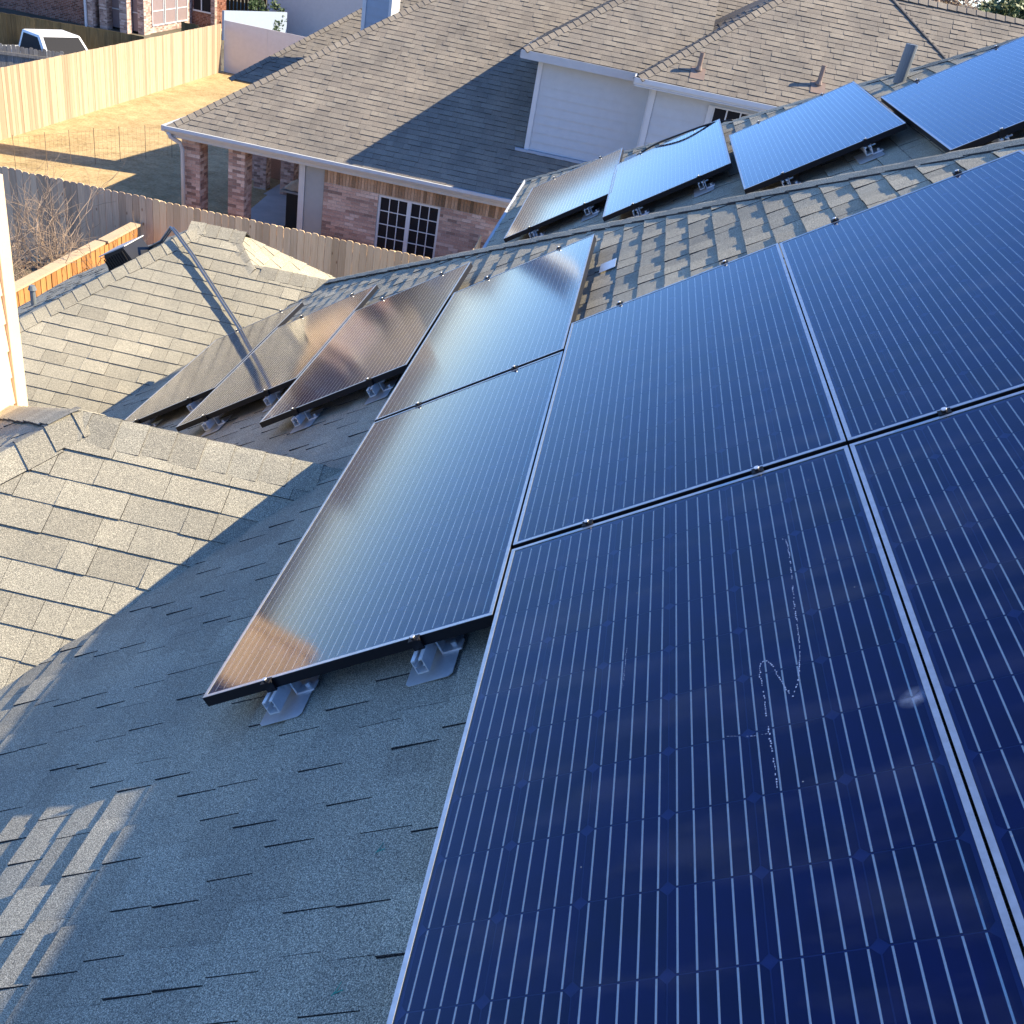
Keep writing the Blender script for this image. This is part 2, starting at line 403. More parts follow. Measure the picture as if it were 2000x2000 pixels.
# ================================================================= OUR HOUSE
D1 = 1.28; DS = .12
house = thing('shingled_house', 'near house with weathered grey shingle roof carrying the solar panels', 'house', (0, 3, ZG))
X1 = lambda s_, d=D1+DS: V((s_*CS+d*SN, 0, s_*SN-d*CS))
P1 = Slope(X1(0), (0, 1, 0), (CS, 0, SN))
c1 = -(D1+DS)/CS
def on1(x, y): return V((x, y, T*x+c1))
s_hi = 2.9; xr = s_hi*CS+(D1+DS)*SN          # main ridge
HX = 6.6                                      # hip of P1:  x + y = HX
xe = -6.6
p1poly = [on1(xe, -2.2), on1(xr, -2.2), on1(xr, HX-xr), on1(xe, HX-xe)]
# Q1 wing
yq, zq = 3.846, -2.384; pkx = -2.30
def onQ(x, y): return V((x, y, zq-T*(yq-y)))
Q1 = Slope((0, yq, zq), (1, 0, 0), (0, CS, SN))
qe = 3.4
def vx(y): return (zq-T*(yq-y)-c1)/T
qpoly = [V((pkx, yq, zq)), V((vx(yq)+.03, yq, zq)), onQ(vx(yq-qe)+.03, yq-qe), onQ(pkx-qe, yq-qe)]
# -X face of wing
QH = Slope((pkx, yq, zq), (0, -1, 0), (CS, 0, SN))
def onH(x, y): return V((x, y, zq-T*(pkx-x)))
hpoly = [V((pkx, yq, zq)), onH(pkx-qe, yq-qe), onH(pkx-qe, yq+qe)]
# P0 pavilion
zr = T*(HX-9.25)+c1
def on0(x, y): return V((x, y, zr-T*(9.25-y)))
P0 = Slope((0, 9.25, zr), (1, 0, 0), (0, CS, SN))
yA = 9.55; A1 = V((-4.15, yA, on0(0, yA).z)); A2 = V((-3.79, yA, A1.z))
pe = 4.6
p0a = [on0(-4.15-.30, 9.25), on0(-3.49, 9.25), on0(9.25-11.88+.02, 9.25), on0(9.25-pe-11.88+.02, 9.25-pe), on0(-4.15-.3-pe, 9.25-pe)]
p0a = [on0(-4.45, 9.25), on0(-2.63, 9.25), on0(9.25-pe-11.88+.02, 9.25-pe), on0(-4.45-pe, 9.25-pe)]
p0b = [A1, A2, on0(-3.49, 9.25), on0(-4.45, 9.25)]
def onL(x, y): return V((x, y, A1.z-T*(-4.15-x)))
PL = Slope(A1, (0, -1, 0), (CS, 0, SN)); plpoly = [A1, onL(-4.15-3.6, yA-3.6), onL(-4.15-3.6, yA+3.6)]
def onR(x, y): return V((x, y, A1.z-T*(x+3.79)))
PR = Slope(A2, (0, 1, 0), (-CS, 0, SN)); prpoly = [A2, onR(-3.49, 9.25), onR(-2.59, 10.15), onR(-1.79, 11.55)]
prpoly = [A2, onR(-3.49, 9.25), onR(-2.49, 10.25), onR(-2.49, 10.85)]
# P2 wing
D2 = 1.472; c2 = -(D2+DS)/CS
def on2(x, y): return V((x, y, T*x+c2))
P2 = Slope(V(((D2+DS)*SN, 0, -(D2+DS)*CS)), (0, 1, 0), (CS, 0, SN))
HX2 = 10.5
p2poly = [on2(-1.06, 7.5), on2(xr+.2, 6.75-xr), on2(xr+.2, HX2-xr-.2), on2(-1.06, HX2+1.06)]
deck = MB()
P1.deck(deck, p1poly); Q1.deck(deck, qpoly); QH.deck(deck, hpoly); P0.deck(deck, p0a); P0.deck(deck, p0b); PL.deck(deck, plpoly); PR.deck(deck, prpoly); P2.deck(deck, p2poly)
# back faces
def bk(x, y): return V((x, y, T*(HX-y)+c1))
deck.prism([on1(xr, HX-xr), bk(xr, 13.2), bk(-2.63, 13.2), bk(-2.63, 9.25)][:4], (0, .02, -.05))
deck.prism([bk(-2.63, 9.25), bk(-2.63, 10.3), bk(-3.49, 10.3), bk(-3.49, 9.25)], (0, .02, -.05))
deck.prism([A1, A2, V((-3.79+3.6, yA+3.6, A1.z-T*3.6)), V((-4.15-3.6, yA+3.6, A1.z-T*3.6))], (0, .02, -.05))
deck.prism([V((pkx, yq, zq)), V((vx(yq), yq, zq)), V((vx(yq)-2.2, yq+2.2, zq-T*2.2)), V((pkx-2.2, yq+2.2, zq-T*2.2))], (0, .02, -.05))
# far side of the main ridge
zr1 = on1(xr, 0).z
deck.prism([V((xr, -2.2, zr1)), V((xr+6, -2.2, zr1-T*6)), V((xr+6, 7, zr1-T*6)), V((xr, 7, zr1))], (0.02, 0, -.05))
z2r = on2(xr+.2, 0).z
deck.obj('roof_deck', M['shingle'], house)
wl = MB()
wl.box((xe+.4, -2, ZG), (xr+5.5, 9.0, -6.3)); wl.box((-.9, 8.0, ZG), (xr+5.5, 11.0, -2.85))
wl.box((-7.2, 6.3, ZG), (-1.2, 11.8, -6.0))
wl.obj('wall', M['brick'], house)
groups = [make_pieces(P1, p1poly, 11, wmin=.10, wmax=.20, hi=.0078, lo=.0032, phase=.02),
          make_pieces(Q1, qpoly, 12, wmin=.12, wmax=.36, hi=.0065, lo=.0045, phase=-.055),
          make_pieces(QH, hpoly, 13), make_pieces(P0, p0a, 14, wmin=.12, wmax=.34, hi=.0065, lo=.0045, phase=-.03), make_pieces(P0, p0b, 15, wmin=.12, wmax=.34, hi=.0065, lo=.0045, phase=-.03),
          make_pieces(PL, plpoly, 16), make_pieces(PR, prpoly, 17), make_pieces(P2, p2poly, 18, wmin=.12, wmax=.24, hi=.0070, lo=.0034)]
def HIDE(c):
    # under the panels nobody sees the shingles
    s_ = V((c.x, 0, c.z)).dot(V((CS, 0, SN)))
    if abs(c.z-(T*c.x+c1)) < .05:
        if s_ > -.93 and c.y < 4.2: return True
        if -1.9 < s_ <= -.93 and 2.2 < c.y < 5.8: return True
        if c.y > 3.3 and c.x < c.y-11.9 : return True
        if c.x < vx(min(c.y, yq)) and c.y < yq: return True
    return False
emit_pieces(groups, house, M['shingle'], 300)
sdn = V((-CS, 0, -SN))
# caps
ridge_caps(house, M['shingle'], V((-2.68, 9.28, zr)), on1(xr, HX-xr), sdn, V((0, CS, -SN)), w=.13, seed=21, ex=.20)
ridge_caps(house, M['shingle'], V((-2.49, 9.25, zr)), V((-3.36, 9.25, zr)), V((0, -CS, -SN)), V((0, CS, -SN)), w=.14, seed=22)
ridge_caps(house, M['shingle'], V((-3.44, 9.2, on0(0, 9.2).z)), A2, V((-.3, -.65, -.5)), V((.7, .25, -.5)), w=.13, seed=23)
ridge_caps(house, M['shingle'], V((A2.x+.12, yA, A2.z)), V((A1.x-.1, yA, A1.z)), V((0, -CS, -SN)), V((0, CS, -SN)), w=.15, seed=24, h=.012)
ridge_caps(house, M['shingle'], on0(-4.15-3.4, yA-3.4), A1, V((.62, -.5, -.34)), V((-.5, .62, -.34)), w=.14, seed=25)
ridge_caps(house, M['shingle'], V((vx(yq)+.06, yq, zq)), V((pkx+.02, yq, zq)), V((0, -CS, -SN)), V((0, CS, -SN)), w=.155, seed=26, h=.009)
ridge_caps(house, M['shingle'], onQ(pkx-3.2, yq-3.2), V((pkx, yq, zq)), V((.62, -.5, -.34)), V((-.5, .62, -.34)), w=.15, seed=27, h=.012)
ridge_caps(house, M['shingle'], V((pkx-3.2, yq+3.2, zq-T*3.2)), V((pkx, yq, zq)), V((-.62, -.5, -.34)), V((.5, .62, -.34)), w=.15, seed=28, h=.012)
ridge_caps(house, M['shingle'], on2(-1.06, HX2+1.06), on2(xr+.2, HX2-xr-.2), sdn, V((0, CS, -SN)), w=.13, seed=29, ex=.2)
# rake edge strip of P2 (left end)
rk = MB(); e0, e1 = on2(-1.06, 7.4), on2(-1.06, HX2+1.06)
rk.obox(e0+V((-.03, 0, -.16)), (0, e1.y-e0.y, 0), (.03, 0, 0), (0, 0, .165)); rk.obj('fascia', M['gutter'], house)
# cream siding chase
chim = MB(); cx, cy0, cy1, cx0, ct = -3.40, 4.45, 5.10, -4.3, -1.74
chim.box((cx0, cy0, -5), (cx-.02, cy1, ct)); ch = chim.obj('chimney_chase', M['cream'], house)
k = 0; z = -4.2
while z < ct-.02:
    b = MB(); z1 = min(z+.178, ct)
    b.add([(cx-.018, cy0+.02, z), (cx+.002, cy0+.02, z), (cx-.012, cy0+.02, z1), (cx-.018, cy0+.02, z1),
           (cx-.018, cy1-.10, z), (cx+.002, cy1-.10, z), (cx-.012, cy1-.10, z1), (cx-.018, cy1-.10, z1)],
          [(0,1,2,3),(7,6,5,4),(1,5,6,2),(0,4,5,1),(3,2,6,7),(0,3,7,4)]); b.obj('siding_board', M['cream'], ch)
    z += .178
b = MB(); b.box((cx-.02, cy1-.095, -5), (cx+.012, cy1+.012, ct)); b.obj('corner_board', M['cream'], ch)
b = MB(); b.box((cx0, cy0, ct), (cx, cy1, ct+.02)); b.obj('chase_cap', M['flash'], ch)

# ================================================================= SOLAR PANELS
PW, PL_ = .992, 1.956
def cell_mesh():
    mb = MB(); w = .1565/2; ch_ = .012; h = .0002
    pts = [(-w+ch_, -w), (w-ch_, -w), (w, -w+ch_), (w, w-ch_), (w-ch_, w), (-w+ch_, w), (-w, w-ch_), (-w, -w+ch_)]
    mb.add([(x, y, 0) for x, y in pts]+[(x, y, -h) for x, y in pts], [tuple(range(8))]+[(i, 8+i, 8+(i+1) % 8, (i+1) % 8) for i in range(8)], .5, 0)
    for i in range(5):
        x = (-2+i)*.0313; b = .0017
        mb.add([(x-b, -w+.001, .0004), (x+b, -w+.001, .0004), (x+b, w-.001, .0004), (x-b, w-.001, .0004),
                (x-b, -w+.001, 0), (x+b, -w+.001, 0), (x+b, w-.001, 0), (x-b, w-.001, 0)],
               [(0,1,2,3),(0,3,7,4),(1,5,6,2)], .5, 1)
    return mb.mesh('solar_cell', [M['cell'], M['busbar']])
def frame_mesh():
    mb = MB(); t = .0125; h = .035
    for (x0, y0, x1, y1) in ((0, 0, PW, t), (0, PL_-t, PW, PL_), (0, t, t, PL_-t), (PW-t, t, PW, PL_-t)):
        mb.box((x0, y0, -h), (x1, y1, -.0006), .5, 0)
        mb.box((x0+.0006, y0+.0006, -.0006), (x1-.0006, y1-.0006, .0008), .5, 1)
    return mb.mesh('panel_frame', [M['frame'], M['lip']])
CM = cell_mesh(); FM = frame_mesh()
gb = MB(); gb.box((.0125, .0125, -.0042), (PW-.0125, PL_-.0125, -.004)); BM = gb.mesh('backsheet', M['backsheet'])
gb = MB(); gb.add([(.0125, .0125, -.0008), (PW-.0125, .0125, -.0008), (PW-.0125, PL_-.0125, -.0008), (.0125, PL_-.0125, -.0008)], [(0,1,2,3)]); GM = gb.mesh('glass_pane', M['glass'])
RP = Matrix(((CS, 0, -SN), (0, 1, 0), (SN, 0, CS)))     # panel axes -> world
def panel(s0, y0, d, label, group='solar panels on the roof slopes'):
    o = V((s0*CS+d*SN, y0, s0*SN-d*CS))
    t = thing('solar_panel', label, 'solar panel', (0, 0, 0), group)
    jit = Matrix.Rotation(random.uniform(-.0012, .0012), 3, 'X') @ Matrix.Rotation(random.uniform(-.0012, .0012), 3, 'Y')
    t.matrix_world = Matrix.Translation(o) @ (RP @ jit).to_4x4()
    def add(nm, me, x=0, y=0, z=0):
        c = bpy.data.objects.new(nm, me); COL.objects.link(c); c.parent = t; c.location = (x, y, z); return c
    add('panel_frame', FM); add('backsheet', BM); add('glass_pane', GM)
    for i in range(6):
        for j in range(12):
            add('solar_cell', CM, PW/2+(i-2.5)*.1592, PL_/2+(j-5.5)*.1592, -.0032)
    return t
GY = .022
MX0, RX0, AX0, BX0, CX0, DX0 = -.969, .027, -1.968, -2.985, -3.99, -5.005
yM = 2.380
Mp = panel(MX0, yM-PL_-GY/2, D1, 'nearest dark blue panel filling the lower right, with chalk squiggle')
panel(MX0, yM+GY/2, D1, 'blue panel directly above the chalk-marked nearest panel')
panel(RX0, yM-PL_-GY/2, D1, 'panel cut by the lower right corner of the photo')
panel(RX0, yM+GY/2, D1, 'panel at the right edge under the sunlit shingle strip')
yA0 = 2.046
panel(AX0, yA0, D1, 'panel over the two exposed L-feet, with tan reflection in its corner')
panel(AX0, yA0+PL_+GY, D1, 'panel behind the one with the tan reflection, hazy blue glass')
yB0 = 4.760
panel(BX0, yB0, D1, 'brown-reflecting panel, third from the left of the staggered row')
panel(CX0, 5.440, D1, 'brown-reflecting panel, second from the left of the staggered row')
panel(DX0, 6.140, D1, 'leftmost brown-reflecting panel lying beside the sunlit hip roof')
panel(-2.050, 8.085, D2, 'leftmost panel of the far row, beside the brick wall', 'far row of panels')
panel(-1.090, 7.300, D2, 'second panel of the far row, pale blue, beside open cable tray', 'far row of panels')
panel(-.062, 6.380, D2, 'third panel of the far row, just left of the grey vent pipe', 'far row of panels')
panel(.962, 5.440, D2, 'largest looking far panel in the upper right corner', 'far row of panels')

# chalk squiggle on the nearest panel
def onp(s_, y, h=.0004, d=D1): return V((s_*CS+d*SN-SN*h, y, s_*SN-d*CS+CS*h))
def chalk(pts, w, seed):
    rnd = random.Random(seed); mb = MB()
    for a, b in zip(pts, pts[1:]):
        L = math.dist(a, b); n = max(1, int(L/.006)); dx, dy = (b[0]-a[0])/L, (b[1]-a[1])/L
        for i in range(n):
            if rnd.random() < .18: continue
            c = (a[0]+(b[0]-a[0])*(i+.5)/n+rnd.uniform(-.0012, .0012), a[1]+(b[1]-a[1])*(i+.5)/n)
            l2 = .0021*rnd.uniform(.6, 1.2); w2 = w*rnd.uniform(.4, 1.3)
            mb.add([onp(c[0]+dx*l2*q-dy*w2*r, c[1]+dy*l2*q+dx*w2*r) for q, r in ((-1, -1), (1, -1), (1, 1), (-1, 1))], [(0, 1, 2, 3)])
    o = mb.obj('chalk_mark', M['chalk']); o.parent = Mp; o.matrix_parent_inverse = Mp.matrix_world.inverted()
def px(u, v, n=None, d=None):
    """only used to look up measured marks: plane point under a measured direction"""
    return None
MARKS = [[[-0.1875, 2.0149], [-0.1778, 2.0005], [-0.1771, 1.9244], [-0.1829, 1.8032], [-0.1875, 1.7288], [-0.187, 1.6831], [-0.1901, 1.6067], [-0.1972, 1.5443], [-0.2069, 1.4936], [-0.2198, 1.4579], [-0.2308, 1.4869], [-0.2423, 1.5262], [-0.2493, 1.5636], [-0.2633, 1.5851], [-0.2743, 1.581], [-0.2784, 1.5423], [-0.2743, 1.502], [-0.2749, 1.4213], [-0.273, 1.3521], [-0.2703, 1.287], [-0.2711, 1.2386]], [[-0.5734, 1.7477], [-0.576, 1.7208], [-0.576, 1.6669], [-0.5792, 1.6079]], [[-0.3539, 1.3927], [-0.305, 1.3779], [-0.2758, 1.3758]]]
for i, pts in enumerate(MARKS): chalk(pts, .0012 if i == 0 else .0005, 50+i)

def mat_smudge():
    m = bpy.data.materials.new('milky_smudge'); m.use_nodes = True; nt = m.node_tree; nt.nodes.clear(); N = nt.nodes.new; L = nt.links.new
    out = N('ShaderNodeOutputMaterial'); tr = N('ShaderNodeBsdfTransparent'); df = N('ShaderNodeBsdfDiffuse'); df.inputs[0].default_value = (.55, .62, .78, 1)
    tc = N('ShaderNodeTexCoord'); gr = N('ShaderNodeTexGradient'); gr.gradient_type = 'SPHERICAL'; L(tc.outputs['Object'], gr.inputs[0])
    no = N('ShaderNodeTexNoise'); no.inputs['Scale'].default_value = 1.3; no.inputs['Detail'].default_value = 3; L(tc.outputs['Object'], no.inputs['Vector'])
    mr = N('ShaderNodeMapRange'); mr.inputs[1].default_value = .25; mr.inputs[2].default_value = .66; L(no.outputs['Fac'], mr.inputs[0])
    mu = N('ShaderNodeMath'); mu.operation = 'MULTIPLY'; L(gr.outputs['Fac'], mu.inputs[0]); L(mr.outputs[0], mu.inputs[1])
    m2 = N('ShaderNodeMath'); m2.operation = 'MULTIPLY'; m2.use_clamp = True; m2.inputs[1].default_value = .6; L(mu.outputs[0], m2.inputs[0])
    mx = N('ShaderNodeMixShader'); L(m2.outputs[0], mx.inputs[0]); L(tr.outputs[0], mx.inputs[1]); L(df.outputs[0], mx.inputs[2]); L(mx.outputs[0], out.inputs[0]); return m
M['smudge'] = mat_smudge()
for k, (s_, y_, w_, l_, rot) in enumerate(((-0.0096, 1.3867, .034, .024, .6),)):
    b = MB(); b.add([(-1, -1, 0), (1, -1, 0), (1, 1, 0), (-1, 1, 0)], [(0, 1, 2, 3)]); me = b.mesh('smudge', M['smudge'])
    o = bpy.data.objects.new('smudge', me); COL.objects.link(o); o.parent = Mp
    o.location = (s_-MX0, y_-(yM-PL_-GY/2), .0002); o.rotation_euler = (0, 0, rot); o.scale = (w_, l_, 1)
# mounting rails with clamps, roof mounts
def rail(s_, y0, y1, d, clamps, label, group):
    t = thing('mounting_rail', label, 'rail', (0, 0, 0), group)
    M4 = Matrix.Translation(V((s_*CS+d*SN, 0, s_*SN-d*CS))) @ RP.to_4x4(); t.matrix_world = M4
    def part(mb, nm, mat, bevel=0):
        o = bpy.data.objects.new(nm, mb.mesh(nm, mat)); COL.objects.link(o); o.parent = t
        if bevel: b = o.modifiers.new('bevel', 'BEVEL'); b.width = bevel; b.segments = 2
    mb = MB(); # U shaped extrusion: bottom, two webs with a lip
    for (x0, z0, x1, z1) in ((-.018, -.083, .018, -.079), (-.018, -.079, -.0155, -.036), (.0155, -.079, .018, -.036), (-.0155, -.04, -.006, -.036), (.006, -.04, .0155, -.036), (-.0155, -.06, -.010, -.057), (.010, -.06, .0155, -.057)):
        mb.box((x0, y0, z0), (x1, y1, z1))
    part(mb, 'rail_profile', M['alu'])
    for (yc, mid) in clamps:
        mb = MB(); 
        mb.box((-.016, yc-.013, .001), (.016, yc+.013, .004)); mb.box((-.016, yc-.0035, -.036), (.016, yc+.0035, .001))
        a = [(.0075*math.cos(k*math.pi/3), yc+.0075*math.sin(k*math.pi/3)) for k in range(6)]
        mb.prism([(x, y, .004) for x, y in a], (0, 0, .006)); part(mb, 'panel_clamp', M['frame']); mb = MB(); mb.prism([(x, y, .0102) for x, y in a], (0, 0, .003)); part(mb, 'clamp_bolt', M['alu'])
    return t
def mount(s_, y, d, label, sd=1, group='flashed roof mounts holding the rails'):
    t = thing('roof_mount', label, 'roof mount', (0, 0, 0), group)
    M4 = Matrix.Translation(V((s_*CS+(d+DS)*SN, y, s_*SN-(d+DS)*CS))) @ RP.to_4x4(); t.matrix_world = M4
    def part(mb, nm, mat, bevel=0):
        o = bpy.data.objects.new(nm, mb.mesh(nm, mat)); COL.objects.link(o); o.parent = t
        if bevel: b = o.modifiers.new('bevel', 'BEVEL'); b.width = bevel; b.segments = 2
    mb = MB(); r = .012; P_ = [(-.105+r, -.13), (.045-r, -.13), (.045, -.13+r), (.045, .12), (-.105, .12), (-.105, -.13+r)]
    mb.prism([(x, yy, .012) for x, yy in P_], (0, 0, .0018)); part(mb, 'flashing_plate', M['flash'])
    mb = MB(); mb.box((-.010, -.022, .0138), (.055, .022, .020)); mb.box((-.010, -.022, .020), (-.004, .022, .088)); part(mb, 'mounting_bracket', M['alu'], .001)
    mb = MB(); mb.tube([(-.03, 0, .066), (.022, 0, .066)], .005, 8); mb.tube([(-.016, 0, .066), (-.010, 0, .066)], .010, 6)
    mb.tube([(.030, 0, .02), (.030, 0, .034)], .009, 6); part(mb, 'bolt', M['alu'])
    return t
RC = [.245, .75]
rl = 'mounting rails under the panels'
for (s0, y0, n, cap, nm) in ((MX0, yM-PL_-GY/2, 2, 1, 'nearest panel column'), (AX0, yA0, 2, 1, 'column over the exposed L-feet'), (BX0, yB0, 1, 1, 'third staggered panel'), (CX0, 5.440, 1, 1, 'second staggered panel'), (DX0, 6.140, 1, 1, 'leftmost staggered panel'), (RX0, yM-PL_-GY/2, 2, 1, 'right hand panel column')):
    for q, r_ in enumerate(RC):
        ye = y0+n*PL_+(n-1)*GY
        cl = [(y0-.011, False), (ye+.011, False)]+([(y0+PL_+GY/2, True)] if n == 2 else [])
        side = 'lower' if q == 0 else 'upper'
        rail(s0+r_, y0-.06, ye+.05, D1, cl, 'aluminium %s rail under the %s' % (side, nm), rl)
        for m_ in ((y0+.06, 'near end'), (y0+1.2, 'middle')):
            if nm in ('uppermost panel column',): continue
            mount(s0+r_+.034, m_[0], D1, 'L-foot at the %s of %s rail, %s' % (m_[1], side, nm))
for (s0, y0, nm) in ((-2.050, 8.085, 'first far panel'), (-1.090, 7.300, 'second far panel'), (-.062, 6.380, 'third far panel'), (.962, 5.440, 'fourth far panel')):
    for q, r_ in enumerate(RC):
        side = 'lower' if q == 0 else 'upper'
        rail(s0+r_, y0-.05, y0+PL_+.05, D2, [(y0-.011, False), (y0+PL_+.011, False)], 'aluminium %s rail under the %s from the left' % (side, nm), rl)
        mount(s0+r_+.034, y0+.04, D2, 'metal L-foot below the near edge of the %s, %s rail' % (nm, side))
# bent flashing corner of pale metal beside the far column top
fl = MB(); s0_ = -.93
fl.obox(onp(-.95, 5.45, -.105), (CS*.10, 0, SN*.10), (0, .17, 0), V((-SN, 0, CS))*.002)
tag(fl.obj('flashing_offcut', M['flash']), 'bright metal flashing offcut on sunlit shingles beside the long panel column', 'flashing')
# small metal junction box + cable between far panels
jb = MB(); jb.obox(onp(-1.02, 9.30, -.06, D2), (CS*.12, 0, SN*.12), (0, .16, 0), V((-SN, 0, CS))*.05)
tag(jb.obj('junction_box', M['galv'], bevel=.006), 'small metal junction box between the first and second far panels', 'box')
cb = MB(); pts = []
for i in range(24):
    f = i/23; pts.append(onp(-.95+.95*f, 9.36-.25*f+.05*math.sin(f*9), -.03+.06*math.sin(f*math.pi), D2))
cb.tube(pts, .009, 6); tag(cb.obj('black_cable', M['black'], smooth=True), 'loose black cable along the top of the second far panel', 'cable')
# green spray marks
for (s_, y_, lb) in ((-1.2087, 1.3907, 'thin green straw fleck lying on the shaded shingles, upper one'), (-1.2024, 1.0483, 'bent green fleck lying on the shaded shingles near the bottom edge')):
    b = MB(); p = onp(s_, y_, -.113); b.tube([p, p+V((.008, .012, .008)), p+V((.012, .028, .010))], .0012, 5, r1=.0006); b.tube([p+V((.003, .004, .003)), p+V((.020, .010, .014))], .0010, 5)
    tag(b.obj('green_fleck', M['tape']), lb, 'fleck', 'green flecks on the shingles')

# conduit over the pavilion
cd = MB()
top = V((-4.42, 9.36, -3.40)); 
pts = [onL(-5.00, 9.62)+V((0, 0, .03)), onL(-4.60, 9.52)+V((0, 0, .04)), top+V((0, .02, .035)), top+V((.06, -.03, .02)), on0(-4.1, 9.16)+V((0, 0, .06)), on0(-3.36, 8.57)+V((0, 0, .06)), on0(-3.22, 8.46)+V((0, 0, .055))]
cd.tube(pts, .013, 10); cd.tube([p+V((.024, .012, .0)) for p in pts], .008, 8)
tag(cd.obj('conduit_pipe', M['galv'], smooth=True), 'grey metal conduit running from the ridge down to the panels', 'conduit')
# louvred box vent
vb = thing('roof_vent', 'black louvred box vent behind the hip of the pavilion roof', 'roof vent')
q = onL(-4.82, 9.28); b = MB()
ax = V((CS, 0, SN)); ay = V((0, 1, 0)); an = V((-SN, 0, CS))
o = q+an*.0
b.prism([o+ax*-.16+ay*-.2, o+ax*.16+ay*-.2, o+ax*.14+ay*-.2+an*.15, o+ax*-.10+ay*-.2+an*.17], ay*.4); b.obj('vent_body', M['black'], vb)
b = MB(); b.prism([o+ax*-.18+ay*-.18+an*.171, o+ax*.15+ay*-.18+an*.155, o+ax*.15+ay*.24+an*.155, o+ax*-.18+ay*.24+an*.171], an*.01); b.obj('vent_hood', M['gutter'], vb)
for i in range(9):
    b = MB(); b.obox(o+ax*(-.13+i*.03)+ay*-.212+an*.02, ax*.008, ay*.012, an*.11); b.obj('louvre_slat', M['black'], vb)
b = MB(); q = onL(-6.35, 9.9); b.tube([q, q+V((0, 0, .22))], .03, 10); b.tube([q+V((0, 0, .20)), q+V((0, 0, .25))], .05, 10, r1=.03)
tag(b.obj('plumbing_vent', M['pipe_grey']), 'small metal plumbing vent at the far left edge of the pavilion roof', 'vent')
b = MB(); q = on2(1.90, 8.20); b.tube([q, q+V((0.0, 0, .27))], .045, 16)
tag(b.obj('vent_pipe', M['pipe_grey'], smooth=False), 'grey plumbing vent pipe between the third and fourth far panels', 'vent pipe')

# ================================================================= NEIGHBOUR HOUSE
nb = thing('brick_house', 'brick neighbour house with taupe shingle roof and white upper storey', 'house', (-2, 24, ZG))
e0y, e0z = 20.0, -5.05
def onN(x, y): return V((x, y, e0z+T*(y-e0y)))
N0 = Slope((0, e0y, e0z), (1, 0, 0), (0, CS, SN))
xc = -9.46; yt = 27.4
n0poly = [onN(xc, e0y), onN(3.0, e0y), onN(3.0, yt), onN(xc+yt-e0y, yt)]
def onN1(x, y): return V((x, y, -2.33+T*(y-20.8)))
N1 = Slope((0, 20.8, -2.33), (1, 0, 0), (0, CS, SN)); n1poly = [onN1(-2.43, 20.8), onN1(1.2, 20.8), onN1(1.2, 24.2), onN1(-2.43+3.4, 24.2)]
def onN2(x, y): return V((x, y, -2.33+T*(y-20.15)))
N2 = Slope((0, 20.15, -2.33), (1, 0, 0), (0, CS, SN)); n2poly = [onN2(-.08, 20.15), onN2(7.7, 20.15), onN2(4.6, 23.25), onN2(-.08+3.1, 23.25)]
def onN3(x, y): return V((x, y, -2.36+T*(y-20.15)))
N3 = Slope((0, 20.15, -2.36), (1, 0, 0), (0, CS, SN)); n3poly = [onN3(6.6, 21.15), onN3(14, 21.15), onN3(14, 23.28), onN3(4.5, 23.28)]
dk = MB()
N0.deck(dk, n0poly); N1.deck(dk, n1poly); N2.deck(dk, n2poly); N3.deck(dk, n3poly)
vf = MB(); a_, b_ = onN2(4.55, 23.2), onN2(6.9, 20.85)
vf.obox(a_+V((-.02, -.02, .012)), b_-a_, (.045, .045, 0), (0, 0, .012)); vf.obj('valley_flashing', M['black'], nb)
# rear faces and the faces towards the left
def nl(x, y): return V((x, y, e0z+T*(x-xc)))
dk.prism([onN(xc, e0y), nl(xc, 40), nl(xc+4.2, 40), V((xc+7.4, yt, onN(0, yt).z))], (0, 0, -.05))
dk.prism([onN1(-2.43, 20.8), V((-2.43, 25, -2.33)), V((-.4, 25, -2.33+T*2.03)), onN1(.97, 24.2)], (0, 0, -.05))
dk.prism([onN2(-.08, 20.15), V((-.08, 24.5, -2.33)), V((2.0, 24.5, -2.33+T*2.08)), onN2(3.02, 23.25)], (0, 0, -.05))
dk.prism([onN2(3.02, 23.25), onN3(14, 23.28)-V((0, 0, .01)), V((14, 27, -2.6)), V((0, 27, -2.6))], (0, .02, -.05))
dk.obj('roof_deck', M['shingle_n'], nb)
NL = Slope((xc, e0y, e0z), (0, -1, 0), (CS, 0, SN))
N1L = Slope((-2.43, 20.8, -2.33), (0, -1, 0), (CS, 0, SN)); n1l = [onN1(-2.43, 20.8), V((-2.43, 24.2, -2.33)), onN1(.97, 24.2)]
N2L = Slope((-.08, 20.15, -2.33), (0, -1, 0), (CS, 0, SN)); n2l = [onN2(-.08, 20.15), V((-.08, 23.25, -2.33)), onN2(3.02, 23.25)]
# rear wing
ry, rx = 26.14, -10.63
def onW(x, y): return V((x, y, -5.05+T*(y-ry)))
W0 = Slope((0, ry, -5.05), (1, 0, 0), (0, CS, SN)); w0 = [onW(rx, ry), onW(-4.5, ry), onW(-4.5, ry+5), onW(rx+4.6, ry+5)]
groups = [make_pieces(N0, n0poly, 31, wmin=.14, wmax=.30, hi=.011, lo=.005, phase=.01), make_pieces(N1, n1poly, 32, wmin=.14, wmax=.30, hi=.011, lo=.005), make_pieces(N2, n2poly, 33, wmin=.14, wmax=.30, hi=.011, lo=.005),
          make_pieces(N3, n3poly, 34, wmin=.14, wmax=.30, hi=.011, lo=.005), make_pieces(N1L, n1l, 35), make_pieces(N2L, n2l, 36), make_pieces(W0, w0, 37, wmin=.14, wmax=.3, hi=.013)]
def HIDE(c): return (c.x > -2.4 and c.z < -3.0) or (c.x < -9.5)
emit_pieces(groups, nb, M['shingle_n'], 300)
